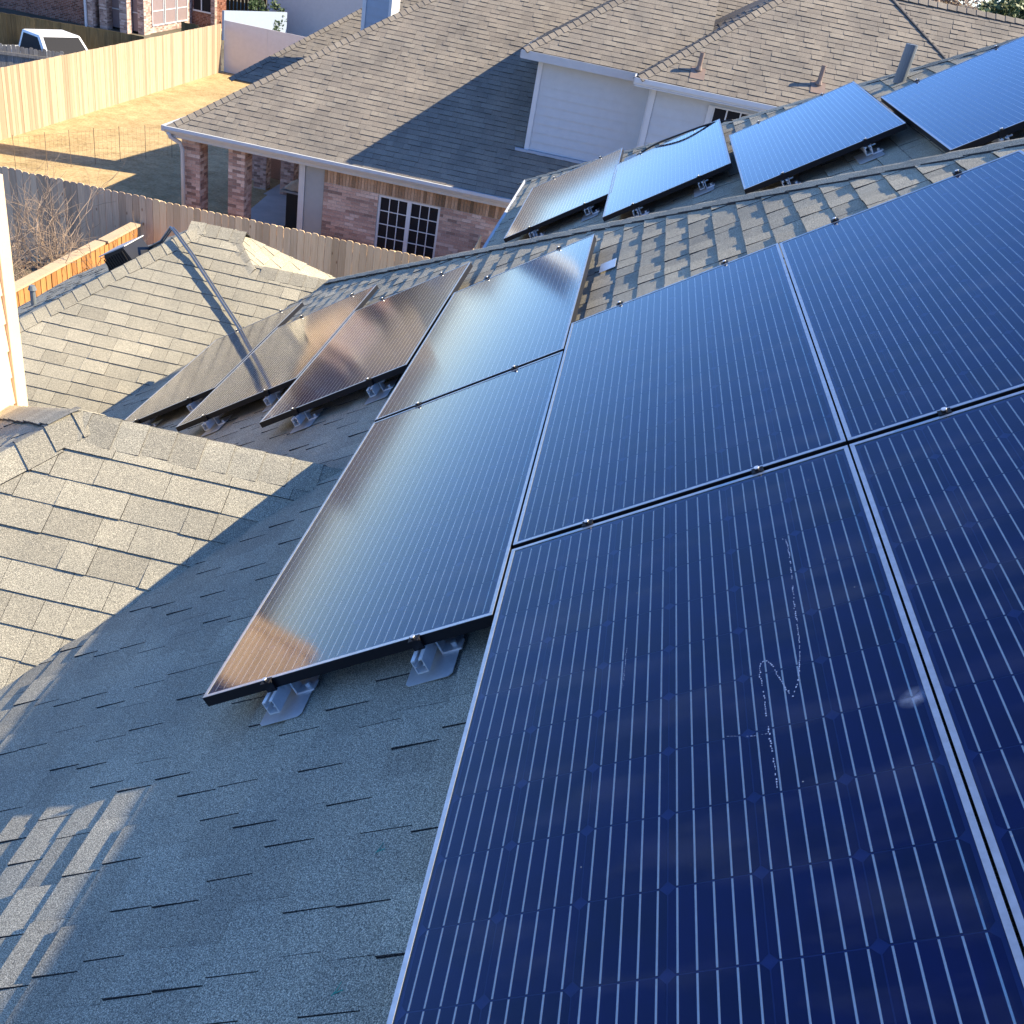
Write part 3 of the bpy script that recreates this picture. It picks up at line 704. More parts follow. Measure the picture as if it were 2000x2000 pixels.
w0d = MB(); W0.deck(w0d, w0); w0d.obj('rear_roof_deck', M['shingle_n'], nb)
aA, aB = V((.62, -.5, -.34)), V((-.5, .62, -.34))
ridge_caps(nb, M['shingle_n'], onN(xc, e0y), onN(xc+yt-e0y, yt), aA, aB, w=.15, ex=.16, seed=41, h=.02)
ridge_caps(nb, M['shingle_n'], onN1(-2.43, 20.8), onN1(.97, 24.2), aA, aB, w=.15, ex=.16, seed=42, h=.02)
ridge_caps(nb, M['shingle_n'], onN2(-.08, 20.15), onN2(3.02, 23.25), aA, aB, w=.15, ex=.16, seed=43, h=.02)
ridge_caps(nb, M['shingle_n'], onW(rx, ry), onW(rx+4.6, ry+5), aA, aB, w=.15, ex=.16, seed=44, h=.02)
ridge_caps(nb, M['shingle_n'], onN2(3.0, 23.27), onN3(14, 23.27), V((0, -CS, -SN)), V((0, CS, -SN)), w=.15, ex=.2, seed=45, h=.02)
# gutter, fascia, soffit
gt = MB(); 
gt.prism([(xc-.02, 20.02, -5.04), (xc-.02, 19.90, -5.03), (xc-.02, 19.89, -5.09), (xc-.02, 19.94, -5.16), (xc-.02, 20.02, -5.17)], (13, 0, 0))
gt.obj('gutter', M['gutter'], nb)
fs_ = MB(); fs_.box((xc, 20.03, -5.24), (3, 20.06, -5.065)); fs_.box((xc, 20.065, -5.26), (3, 20.30, -5.245)); fs_.obj('fascia', M['gutter'], nb)
dn = MB(); dn.tube([(xc+.06, 19.96, -5.14), (xc+.07, 19.98, -5.24), (xc+.22, 20.12, -5.36), (xc+.25, 20.18, -5.50), (xc+.25, 20.20, ZG+.1)], .045, 8); dn.obj('downspout', M['gutter'], nb, smooth=True)
# left side fascia
fs_ = MB(); fs_.box((xc-.03, 20.02, -5.22), (xc, 38, -5.06)); fs_.box((xc-.13, 20.0, -5.16), (xc-.032, 38, -5.05)); fs_.obj('side_gutter', M['gutter'], nb)

def brick_rows(x0, x1, z0, z1, y, rnd, mat_t, L=.203, H=.0677, face=-1, hole=None, axis='x'):
    out = []; row = 0; z = z1-H
    while z > z0:
        x = x0-(L/2 if row % 2 else 0)
        while x < x1:
            a, b = max(x0, x)+.004, min(x1, x+L)-.004
            if b-a > .02 and not (hole and a < hole[1]+.0 and b > hole[0] and z < hole[3] and z+H > hole[2]):
                p = rnd.uniform(0, .004)
                out.append((a, b, z+.004, z+H-.004, p, rnd.random()**1.0))
            elif hole and b-a > .02 and z < hole[3] and z+H > hole[2]:
                for (a2, b2) in ((a, min(b, hole[0])), (max(a, hole[1]), b)):
                    if b2-a2 > .03: out.append((a2, b2-.002, z+.004, z+H-.004, 0, rnd.random()))
            x += L
        z -= H; row += 1
    return out
rnd = random.Random(5)
WY = 20.30; wx0, wx1 = -6.13, 3.0
wz0, wz1 = -6.95, -5.585
win = (-4.93, -3.57, -7.2, -5.60)
mw = MB(); mw.box((wx0+.004, WY+.006, ZG), (win[0]+.002, WY+.2, -5.25)); mw.box((win[1]-.002, WY+.006, ZG), (wx1, WY+.2, -5.25)); mw.box((win[0], WY+.006, win[3]), (win[1], WY+.2, -5.25)); mw.box((win[0], WY+.006, ZG), (win[1], WY+.2, win[2]))
wall = mw.obj('brick_wall', M['mortar'], nb)
bs = brick_rows(wx0, -2.0, wz0, wz1, WY, rnd, None, hole=win)
cnt = 0; st = MB()
vis = sorted(bs, key=lambda b: (b[0] > -2.9, -b[2]))
for (a, b, z0, z1, p, t) in vis:
    t2 = min(1, max(0, t*.75+.2*math.sin(a*3+z0*7)+.1))
    if cnt < 255 and z0 > -6.85:
        mb = MB(); mb.box((a, WY-p, z0), (b, WY+.05, z1), t2); mb.obj('brick', M['brick'], wall); cnt += 1
    else: st.box((a, WY-p, z0), (b, WY+.05, z1), t2)
for (a, b, z0, z1, p, t) in brick_rows(wx0, wx1, ZG, wz0, WY, rnd, None, hole=win)+brick_rows(-2.0, wx1, wz0, wz1, WY, rnd, None): st.box((a, WY-p, z0), (b, WY+.05, z1), t)
x = wx0
while x < wx1:    # soldier course
    t = rnd.random()
    if cnt < 300 and x < -2.6: mb = MB(); mb.box((x+.004, WY-.012, -5.50-.075), (x+.064, WY+.05, -5.265), t); mb.obj('soldier_brick', M['brick_tan'], wall); cnt += 1
    else: st.box((x+.004, WY-.012, -5.575), (x+.064, WY+.05, -5.265), t, 1)
    x += .0677
st.obj('brick_courses', [M['brick'], M['brick_tan']], wall, 'stuff')
# window pair
wf = MB(); a, b, z0, z1 = win; y = WY+.03
wf.box((a, y, z0), (a+.05, y+.05, z1)); wf.box((b-.05, y, z0), (b, y+.05, z1)); m_ = (a+b)/2; wf.box((m_-.045, y-.005, z0), (m_+.045, y+.05, z1)); wf.box((a+.05, y, z1-.045), (m_-.045, y+.05, z1)); wf.box((m_+.045, y, z1-.045), (b-.05, y+.05, z1))
wo = wf.obj('window_frame', M['white_trim'], nb)
for (xa, xb) in ((a+.05, m_-.045), (m_+.045, b-.05)):
    for i in range(1, 3):
        q = MB(); xm = xa+(xb-xa)*i/3; q.box((xm-.009, y+.012, z0), (xm+.009, y+.03, z1-.045)); q.obj('muntin', M['white_trim'], wo)
    for i in range(1, 6):
        q = MB(); zm = z1-.045-i*.285; q.box((xa, y+.010, zm-.009), (xb, y+.028, zm+.009)); q.obj('muntin', M['white_trim'], wo)
    q = MB(); q.box((xa, y+.035, z0), (xb, y+.04, z1-.045)); q.obj('window_pane', M['window'], wo)
# grey panel with trim left of the brick
q = MB(); q.box((-6.55, WY+.02, ZG), (-6.135, WY+.16, -5.25)); q.obj('grey_panel', M['grey_wall'], nb)
q = MB(); q.box((-6.68, WY-.01, ZG), (-6.555, WY+.18, -5.25)); q.obj('trim_post', M['gutter'], nb)
# wall running back along the patio
q = MB(); q.box((-6.66, WY+.19, ZG), (-6.5, 27.0, -5.25)); q.obj('patio_wall', M['brick'], nb)
q = MB(); q.box((-10.0, 27.6, ZG), (-6.6, 27.75, -5.2)); q.obj('rear_wall', M['brick'], nb)
def column(x0, x1, y0, y1, z0=ZG, z1=-5.25, mats=None, tint='brick'):
    core = MB(); core.box((x0+.006, y0+.006, z0), (x1-.006, y1-.006, z1)); c = core.obj('brick_column', M['mortar'], nb)
    mb = MB(); H = .0677; z = z1-H; row = 0; r2 = random.Random(int(x0*100))
    while z > z0:
        w = x1-x0; dd = y1-y0; sp = .5 if row % 2 else .0
        xs = [x0, x0+w*(.5 if row % 2 else .52), x1] if row % 2 == 0 else [x0, x0+w*.26, x0+w*.76, x1]
        for a_, b_ in zip(xs, xs[1:]):
            mb.box((a_+.004, y0-.002, z+.004), (b_-.004, y0+.03, z+H-.004), r2.random())
        ys = [y0+.034, (y0+y1)/2, y1] if row % 2 else [y0+.034, y0+dd*.3, y0+dd*.78, y1]
        for a_, b_ in zip(ys, ys[1:]):
            mb.box((x1-.03, a_+.004, z+.004), (x1+.002, b_-.004, z+H-.004), r2.random()); mb.box((x0-.002, a_+.004, z+.004), (x0+.03, b_-.004, z+H-.004), r2.random())
        z -= H; row += 1
    mb.obj('column_bricks', M['brick'], c, 'stuff')
column(-9.28, -8.88, 20.30, 20.72); column(-8.25, -7.88, 20.30, 20.72)
column(-9.05, -8.68, 25.9, 26.3); column(-9.95, -9.6, 26.3, 26.65); column(-10.3, -9.98, 27.0, 27.4)
q = MB(); q.box((-9.5, 27.55, -7.7), (-8.3, 27.6, -5.5)); dr = q.obj('back_door', M['gutter'], nb)
q = MB(); q.box((-9.15, 27.54, -6.5), (-8.65, 27.55, -6.1)); q.obj('door_window', M['window'], dr)
q = MB(); q.box((xc+.1, 20.3, -5.262), (-6.6, 27.6, -5.25)); q.obj('porch_ceiling', M['gutter'], nb)

# upper storey walls
def siding(x0, x1, y, z0, z1, ex, mat, par, back=.04, zcut=None):
    core = MB(); core.box((x0, y+.014, z0), (x1, y+.12, z1)); c = core.obj('siding_wall', mat, par)
    z = z0
    while z < z1-.01:
        zt = min(z+ex, z1); b_ = MB()
        b_.add([(x0, y-.009, z), (x1, y-.009, z), (x1, y+.010, zt), (x0, y+.010, zt), (x0, y+.013, z), (x1, y+.013, z), (x1, y+.013, zt), (x0, y+.013, zt)],
               [(0,1,2,3),(4,7,6,5),(0,4,5,1),(0,3,7,4),(1,5,6,2),(3,2,6,7)]); b_.obj('siding_board', mat, c)
        z = zt
    return c
siding(-2.02, .30, 21.17, -4.24, -2.46, .18, M['white'], nb)
siding(.34, 4.2, 20.57, -4.6, -2.50, .18, M['white'], nb)
q = MB(); q.box((-2.11, 21.145, -4.25), (-2.02, 21.25, -2.46)); q.obj('corner_board', M['white_trim'], nb)
q = MB(); q.box((.235, 20.545, -4.7), (.335, 20.65, -2.50)); q.box((.20, 20.65, -4.7), (.235, 21.2, -2.5)); q.obj('corner_board', M['white_trim'], nb)
q = MB(); q.box((-2.3, 21.08, -4.33), (.3, 21.16, -4.245)); q.obj('skirt_flashing', M['shade_siding'], nb)
q = MB(); q.box((-2.12, 21.18, -4.3), (-2.03, 24.5, -2.46)); q.obj('side_wall', M['white'], nb)
q = MB(); q.box((-2.45, 20.76, -2.49), (-.10, 20.80, -2.335)); q.box((-2.45, 20.805, -2.49), (.235, 21.14, -2.462)); q.box((-2.47, 20.80, -2.48), (-2.44, 24.2, -2.345)); q.obj('upper_fascia', M['gutter'], nb)
q = MB(); q.box((-.12, 20.10, -2.42), (5.2, 20.14, -2.335)); q.box((-.12, 20.145, -2.49), (5.2, 20.54, -2.47)); q.box((-.14, 20.145, -2.46), (-.10, 21.1, -2.345)); q.box((-.1, 20.145, -2.465), (5.2, 20.17, -2.40)); q.obj('upper_fascia', M['white_trim'], nb)
# upper window
q = MB(); a, b, z0, z1 = 1.50, 2.6, -3.6, -2.60; y = 20.55
q.box((a-.10, y-.02, z0), (a-.003, y+.02, z1)); q.box((a, y-.01, z0), (a+.03, y+.02, z1)); q.box((b-.03, y-.01, z0), (b, y+.02, z1)); q.box((a+.03, y-.01, z1-.03), (b-.03, y+.02, z1)); 
wo = q.obj('window_frame', M['white_trim'], nb)
for i in (1, 2, 3):
    q = MB(); q.box((a+(b-a)*i/4-.014, y-.006, z0), (a+(b-a)*i/4+.014, y+.006, z1-.03)); q.obj('muntin', M['white_trim'], wo)
q = MB(); q.box((a+.03, y-.003, -3.12), (b-.03, y+.004, -3.09)); q.obj('muntin', M['white_trim'], wo)
q = MB(); q.box((a+.03, y+.004, z0), (b-.03, y+.018, z1-.03)); q.obj('window_pane', M['window'], wo)
# chimney
cz = onN(0, 23.2).z
cm = MB(); cm.box((-7.34, 26.72, -4.3), (-6.62, 27.55, .35)); cc = cm.obj('chimney', M['shade_siding'], nb)  # pale chimney; the shade on its front is painted blue
z = -4.2
while z < .2:
    b_ = MB(); b_.add([(-7.26, 26.705, z), (-6.68, 26.705, z), (-6.68, 26.717, z+.18), (-7.26, 26.717, z+.18), (-7.26, 26.719, z), (-6.68, 26.719, z)], [(0,1,2,3),(0,4,5,1)]); b_.obj('siding_board', M['shade_siding'], cc); z += .18
q = MB(); q.box((-7.36, 26.69, -4.3), (-7.265, 26.719, .35)); q.box((-6.675, 26.69, -4.3), (-6.60, 26.719, .35)); q.obj('corner_board', M['white_trim'], cc)
q = MB(); q.box((-6.618, 26.72, -4.3), (-6.60, 27.55, .35)); q.obj('sunlit_side_face', M['white_trim'], cc)  # sunlit side painted whiter than the shaded front
# roof pipes
for (x, y, h, lb) in ((1.03, 20.55, .33, 'short brown vent pipe on the neighbour roof, left one with square flashing'), (3.36, 20.78, .36, 'short brown vent pipe on the neighbour roof just above the far panels')):
    t = thing('roof_pipe', lb, 'vent pipe', (0, 0, 0), 'brown vent pipes on the neighbour roof')
    q_ = onN2(x, y); b = MB(); b.tube([q_, q_+V((0, 0, h))], .045, 12); b.obj('pipe', M['pipe'], t)
    b = MB(); b.prism([onN2(x-.14, y-.20)+V((0, 0, .018)), onN2(x+.14, y-.20)+V((0, 0, .018)), onN2(x+.14, y+.05)+V((0, 0, .018)), onN2(x-.14, y+.05)+V((0, 0, .018))], (0, 0, .004)); b.tube([q_+V((0, 0, .02)), q_+V((0, 0, .09))], .07, 12, r1=.05); b.obj('pipe_flashing', M['pipe'] if h < .35 else M['pipe'], t)

# grill
gr = thing('covered_grill', 'black barbecue grill on the patio with a tan cloth on top', 'grill', (-7.55, 23.3, ZG+.1))
z0 = ZG+.1
b = MB(); b.box((-7.85, 22.95, z0+.05), (-7.2, 23.55, z0+.95)); b.obj('grill_cabinet', M['black'], gr, bevel=.01)
b = MB(); b.box((-7.95, 22.92, z0), (-7.15, 23.58, z0+.05)); b.obj('grill_base', M['black'], gr)
b = MB(); b.box((-8.0, 22.9, z0+.955), (-7.15, 23.6, z0+1.0)); b.obj('grill_shelf', M['grey_wall'], gr, bevel=.008)
b = MB(); rr = random.Random(3); vs = []; fs = []; n = 9
for i in range(n):
    for j in range(n):
        u, v = i/(n-1), j/(n-1); hgt = .30*math.sin(math.pi*u)**.5*math.sin(math.pi*min(1, v*1.1+.0))**.5 if 0 < u < 1 and 0 < v < 1 else 0
        vs.append((-7.95+.62*u+rr.uniform(-.02, .02), 22.98+.5*v, z0+1.005+max(0, hgt*(.6+.4*u)+rr.uniform(-.02, .03))))
for i in range(n-1):
    for j in range(n-1): fs.append((i*n+j, (i+1)*n+j, (i+1)*n+j+1, i*n+j+1))
b.add(vs, fs); tag(b.obj('cloth_cover', M['cover'], smooth=True), 'crumpled tan cloth heaped on top of the black grill', 'cloth')

# ================================================================= FENCES
def fence(name, label, a, b, h, mat, bw=.14, top='dog', side=1, zg=ZG, post_mat=None, lean=.004, seed=1, rails_back=True, gap=.004, limit=300, th=.018, group=None, mats=None, zvar=.02, tonef=None):
    rnd = random.Random(seed); a, b = V((a[0], a[1], zg)), V((b[0], b[1], zg)); d = b-a; L = d.length; d.normalize(); nrm = V((d.y, -d.x, 0))*side
    t = thing(name, label, 'fence', tuple(a), group)
    n = int(L/bw); k = 0
    for i in range(n):
        w = bw-gap-rnd.uniform(0, .004); o = a+d*(i*bw); hh = h+rnd.uniform(-zvar, zvar)*.6; off = nrm*rnd.uniform(-lean, lean)
        mb = MB(); tone = rnd.random() if tonef is None else tonef(i/n, rnd)
        if top == 'dog':
            c = .028; pr = [(0, 0), (w, 0), (w, hh-c), (w-c*.7, hh-c*.2), (w-c*1.3, hh), (c*1.3, hh), (c*.7, hh-c*.2), (0, hh-c)]
        else: pr = [(0, 0), (w, 0), (w, hh), (0, hh)]
        mb.prism([o+off+d*p[0]+V((0, 0, p[1])) for p in pr], nrm*th, tone)
        m_ = mat if mats is None else mats(i/n)
        mb.obj('fence_board', m_, t)
    for zz in (.25, h*.5, h-.28):
        mb = MB(); mb.obox(a-nrm*.045+V((0, 0, zz)), d*L, nrm*.038, V((0, 0, .085)), .4); mb.obj('rail', post_mat or mat, t)
    for i in range(int(L/2.4)+1):
        mb = MB(); mb.obox(a+d*(i*2.4)-nrm*.14, d*.09, nrm*.09, V((0, 0, h-.05)), .3); mb.obj('post', post_mat or mat, t)
    return t
fence('near_fence', 'long dog-eared cedar fence in the shade between the two houses', (-13.6, 18.0), (-1.7, 18.05), 1.83, M['cedar'], side=1, seed=3,
      mats=lambda f: M['cedar_grey'] if f < .40 else M['cedar'])
fence('pale_fence', 'bright sunlit pale cedar fence along the far side of the dry lawn', (-16.9, 20.0), (-17.15, 41.4), 1.83, M['cedar_pale'], top='flat', side=1, seed=4, bw=.14, zvar=.01, post_mat=M['cedar_pale'])
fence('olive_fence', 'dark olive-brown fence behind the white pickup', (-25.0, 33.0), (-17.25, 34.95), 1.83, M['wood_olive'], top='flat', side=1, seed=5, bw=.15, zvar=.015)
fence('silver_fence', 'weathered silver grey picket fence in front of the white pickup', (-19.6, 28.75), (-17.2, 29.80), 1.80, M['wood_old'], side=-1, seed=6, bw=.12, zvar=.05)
fence('short_dark_fence', 'short dark fence piece beside the patch of green lawn', (-18.1, 39.7), (-17.3, 39.75), 1.83, M['wood_olive'], top='flat', side=1, seed=8)
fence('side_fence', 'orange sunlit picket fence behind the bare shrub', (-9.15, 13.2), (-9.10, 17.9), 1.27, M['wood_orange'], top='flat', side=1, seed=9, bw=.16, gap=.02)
q = MB(); q.obox((-9.24, 16.6, ZG+1.28), (0, 1.35, 0), (.20, 0, 0), (0, 0, .04), .8); o_ = q.obj('cap_board', M['cedar_pale']); tag(o_, 'pale cap plank on the orange fence, short upper piece', 'plank', 'cap planks on the orange fence')
q = MB(); q.obox((-9.27, 13.3, ZG+1.275), (0, 3.25, 0), (.20, 0, 0), (0, 0, .04), .9); o_ = q.obj('cap_board', M['cedar_pale']); tag(o_, 'pale cap plank on the orange fence, long lower piece behind twigs', 'plank', 'cap planks on the orange fence')
fence('return_fence', 'short cedar fence return between near fence and brick wall', (-2.56, 18.1), (-2.62, 20.2), 1.85, M['cedar'], side=1, seed=12)
fence('deck_screen', 'tall brown timber screen beyond the white house corner', (-24.0, 57.0), (-20.9, 57.6), 3.0, M['wood_deck'], top='flat', side=1, seed=13, bw=.2, gap=.05)
# white fence
wf_ = thing('white_fence', 'smooth off-white fence closing the far end of the lawn', 'fence', (-17.1, 41.5, ZG))
for i in range(4):
    q = MB(); q.box((-17.1+i*1.83, 41.5, ZG), (-17.1+(i+1)*1.83-.006, 41.54, ZG+1.95)); q.obj('fence_panel', M['pinkwhite'], wf_)
for i in range(4):
    q = MB(); q.box((-22.4+i*1.3, 46.6+i*0, ZG), (-22.4+(i+1)*1.3-.01, 46.64, ZG+.2))
wf2 = thing('low_pale_wall', 'low pale wall with blue shade in its colour beside the white house', 'wall', (-20, 50, ZG))
q = MB(); q.prism([(-20.3, 49.0, ZG), (-18.6, 53.0, ZG), (-18.5, 53.0, ZG), (-20.2, 49.0, ZG)], (0, 0, 1.3)); q.obj('wall_face', M['shade_siding'], wf2)  # blue shade on the pale wall is part of its colour

# wire garden fence
wg = thing('wire_fence', 'low rusty wire garden fence crossing the dry lawn', 'fence', (-14, 25, ZG))
P_ = [V((-15.0, 23.2, ZG)), V((-14.63, 24.0, ZG)), V((-14.35, 24.65, ZG)), V((-14.05, 25.35, ZG)), V((-13.7, 26.05, ZG)), V((-13.3, 26.75, ZG)), V((-12.85, 27.45, ZG)), V((-12.3, 28.2, ZG)), V((-11.6, 28.9, ZG)), V((-10.8, 29.4, ZG))]
for p in P_:
    b = MB(); b.tube([p, p+V((0, 0, .95))], .007, 5); b.obj('stake', M['wire'], wg)
b = MB()
for a_, c_ in zip(P_, P_[1:]):
    for k in range(6): b.tube([a_+V((0, 0, .08+k*.16)), c_+V((0, 0, .08+k*.16))], .0022, 3)
    for k in range(1, 6): m_ = a_.lerp(c_, k/6); b.tube([m_+V((0, 0, .06)), m_+V((0, 0, .9))], .0018, 3)
b.obj('wire_mesh', M['wire'], wg, 'stuff')

# ================================================================= FAR THINGS
def simple_wall_house():
    t = thing('red_brick_house', 'red brick house with shade in its darker walls, tall screened windows at top left', 'house', (-26, 48, ZG))
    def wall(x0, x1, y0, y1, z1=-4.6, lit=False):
        core = MB(); core.box((x0, y0, ZG), (x1, y1, z1)); c = core.obj('brick_wall', M['mortar'], t); mb = MB(); r2 = random.Random(int(x0*10)); H = .0677; z = ZG
        while z < -5.6:
            x = x0-r2.uniform(0, .2)
            while x < x1:
                a_, b_ = max(x, x0), min(x+.203, x1)
                if b_-a_ > .03: mb.add([(a_+.005, y0-.006, z+.005), (b_-.005, y0-.006, z+.005), (b_-.005, y0-.006, z+H-.005), (a_+.005, y0-.006, z+H-.005), (a_+.005, y0, z+H-.005), (b_-.005, y0, z+H-.005)], [(0,1,2,3),(3,2,5,4)], r2.random())
                x += .203
            y = y0
            while y < y1:
                b_ = min(y+.203, y1)
                if b_-y > .03: mb.add([(x1+.006, y+.005, z+.005), (x1+.006, b_-.005, z+.005), (x1+.006, b_-.005, z+H-.005), (x1+.006, y+.005, z+H-.005), (x1, y+.005, z+H-.005), (x1, b_-.005, z+H-.005)], [(0,1,2,3),(3,2,5,4)], r2.random())
                y += .203
            z += H
        mb.obj('brick_courses', M['brick_red'] if not lit else M['brick'], c, 'stuff')  # lit walls take paler brick, the others brick with painted shade
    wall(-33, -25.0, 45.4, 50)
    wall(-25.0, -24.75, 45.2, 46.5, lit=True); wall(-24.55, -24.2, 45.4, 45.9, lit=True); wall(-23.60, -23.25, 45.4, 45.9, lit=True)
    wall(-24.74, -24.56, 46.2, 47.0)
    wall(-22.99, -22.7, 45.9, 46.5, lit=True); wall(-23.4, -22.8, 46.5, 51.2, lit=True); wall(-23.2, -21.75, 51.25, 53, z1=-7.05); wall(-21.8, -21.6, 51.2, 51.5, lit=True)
    def win(pts, nm='window_screen'):
        q = MB(); q.prism(pts[:4], pts[4]); q.obj(nm, M['screen'], t)
    win([(-24.19, 45.9, ZG+.1), (-23.62, 45.9, ZG+.1), (-23.62, 45.9, -5.2), (-24.19, 45.9, -5.2), (0, .05, 0)])
    win([(-23.24, 45.95, ZG+.1), (-23.0, 45.95, ZG+.1), (-23.0, 45.95, -5.2), (-23.24, 45.95, -5.2), (0, .05, 0)])
    for y0 in (46.9, 48.2, 49.5):
        win([(-22.78, y0, ZG+.35), (-22.78, y0+1.1, ZG+.35), (-22.78, y0+1.1, -5.2), (-22.78, y0, -5.2), (-.05, 0, 0)])
        q = MB(); q.box((-22.775, y0-.05, ZG+.30), (-22.74, y0+1.15, ZG+.35)); q.box((-22.775, y0-.05, ZG+.351), (-22.75, y0, -5.2)); q.box((-22.775, y0+1.1, ZG+.351), (-22.75, y0+1.15, -5.2)); q.box((-22.775, y0+.001, -6.9), (-22.755, y0+1.099, -6.86)); q.obj('window_frame', M['white_trim'], t)
    q = MB(); q.box((-24.19, 45.86, -6.95), (-23.62, 45.89, -6.91)); q.box((-23.24, 45.91, -6.95), (-23.0, 45.94, -6.91)); q.obj('window_rail', M['white_trim'], t)
    q = MB(); q.box((-25.1, 45.1, ZG), (-25.02, 45.19, -4.6)); q.obj('downspout', M['white_trim'], t)
    q = MB(); q.box((-22.68, 51.2, -7.04), (-21.85, 51.25, -5.2)); q.obj('window_pane', M['window'], t)
    q = MB(); q.box((-22.72, 51.15, -7.07), (-21.8, 51.2, -7.0)); q.box((-22.3, 51.16, -6.99), (-22.25, 51.19, -5.2)); q.obj('window_frame', M['white_trim'], t)
    q = MB(); q.prism([(-34, 44.8, -4.6), (-22.3, 44.8, -4.6), (-22.3, 56, -4.6), (-34, 56, -4.6)], (0, 0, .1)); q.prism([(-34, 44.8, -4.5), (-34, 56, -4.5), (-34, 50, -1.5)], (11.7, 0, 0)); q.obj('roof', M['shingle_n'], t)
simple_wall_house()
wh = thing('white_house', 'large plain pale grey-white wall of a house beyond the lawn', 'house', (-16, 56, ZG))
q = MB(); q.box((-19.95, 54.4, ZG), (-9, 64, -3.5)); q.obj('wall', M['pinkwhite'], wh)
q = MB(); q.box((-20.05, 54.32, ZG), (-19.85, 54.395, -3.5)); q.obj('corner_board', M['white_trim'], wh)
q = MB(); q.prism([(-20.5, 54, -3.5), (-20.5, 65, -3.5), (-20.5, 59.5, -.8)], (12, 0, 0)); q.obj('roof', M['shingle_n'], wh)

# pickup / suv
def vehicle(name, label, loc, rz, mat, cat, ln=4.8, w=1.85, hb=.95, hr=1.72, white=True):
    t = thing(name, label, cat, loc); R = Matrix.Rotation(rz, 3, 'Z'); o = V(loc)
    W = lambda p: o+R @ V(p)
    def prism(pr, y0, y1, nm, m_, inset=0, par=t, bev=.0):
        mb = MB(); n = len(pr); vs = [W((x, y0, z)) for x, z in pr]+[W((x, y1, z)) for x, z in pr]
        mb.add(vs, [tuple(range(n)), tuple(reversed(range(n, 2*n)))]+[(i, n+i, n+(i+1) % n, (i+1) % n) for i in range(n)]); return mb.obj(nm, m_, par, bevel=bev)
    h = ln/2
    prism([(-h, .35), (-h, hb-.02), (-h+.1, hb), (h*.42, hb), (h-.1, hb-.14), (h, hb-.3), (h, .35)], -w/2, w/2, 'body', mat, bev=.05)
    # cabin with sloped sides
    mb = MB(); bt = [(-h*.40, hb+.002), (h*.52, hb+.002)]; tp = [(-h*.30, hr), (h*.18, hr)]
    wb, wt = w/2-.04, w/2-.2
    vs = [(bt[0][0], -wb, bt[0][1]), (bt[1][0], -wb, hb+.002), (bt[1][0], wb, hb+.002), (bt[0][0], wb, hb+.002), (tp[0][0], -wt, hr), (tp[1][0], -wt, hr), (tp[1][0], wt, hr), (tp[0][0], wt, hr)]
    mb.add([W(p) for p in vs], [(3,2,1,0),(4,5,6,7),(0,1,5,4),(1,2,6,5),(2,3,7,6),(3,0,4,7)]); mb.obj('cabin', mat, t, bevel=.06)
    def quad(i0, i1, i2, i3, sh, nm):
        c = [V(vs[i]) for i in (i0, i1, i2, i3)]; ce = sum(c, V())/4; n_ = (c[1]-c[0]).cross(c[2]-c[0]).normalized()
        mb = MB(); p = [ce+(q_-ce)*sh+n_*.012 for q_ in c]; mb.prism([W(x) for x in p], R @ (n_*-.02)); mb.obj(nm, M['window'], t)
    quad(0, 1, 5, 4, .78, 'side_window'); quad(1, 2, 6, 5, .86, 'windscreen'); quad(2, 3, 7, 6, .78, 'side_window'); quad(3, 0, 4, 7, .8, 'rear_window')
    for sx in (-h*.62, h*.62):
        for sy in (-w/2+.0, w/2-.2):
            mb = MB(); mb.tube([W((sx, sy, .35)), W((sx, sy+.2, .35))], .35, 16); wo_ = mb.obj('wheel', M['black'], t)
            mb = MB(); mb.tube([W((sx, sy-.005, .35)), W((sx, sy+.205, .35))], .19, 12); mb.obj('rim', M['alu'], wo_)
    for sy in (-.7, .5):
        mb = MB(); mb.obox(W((h-.01, sy, .55)), R @ V((.03, 0, 0)), R @ V((0, .25, 0)), V((0, 0, .14))); mb.obj('headlight', M['alu'], t)
    return t
vehicle('white_suv', 'white car with pale roof parked behind the silver grey fence', (-19.35, 32.75, ZG+.01), math.radians(-28), M['car_white'], 'car', ln=4.1, hr=1.72)
vehicle('dark_car', 'dark car roof showing above the silver fence, left of the white car', (-21.3, 30.6, ZG+.01), math.radians(-30), M['car_dark'], 'car', ln=4.6, hb=.95, hr=1.52)

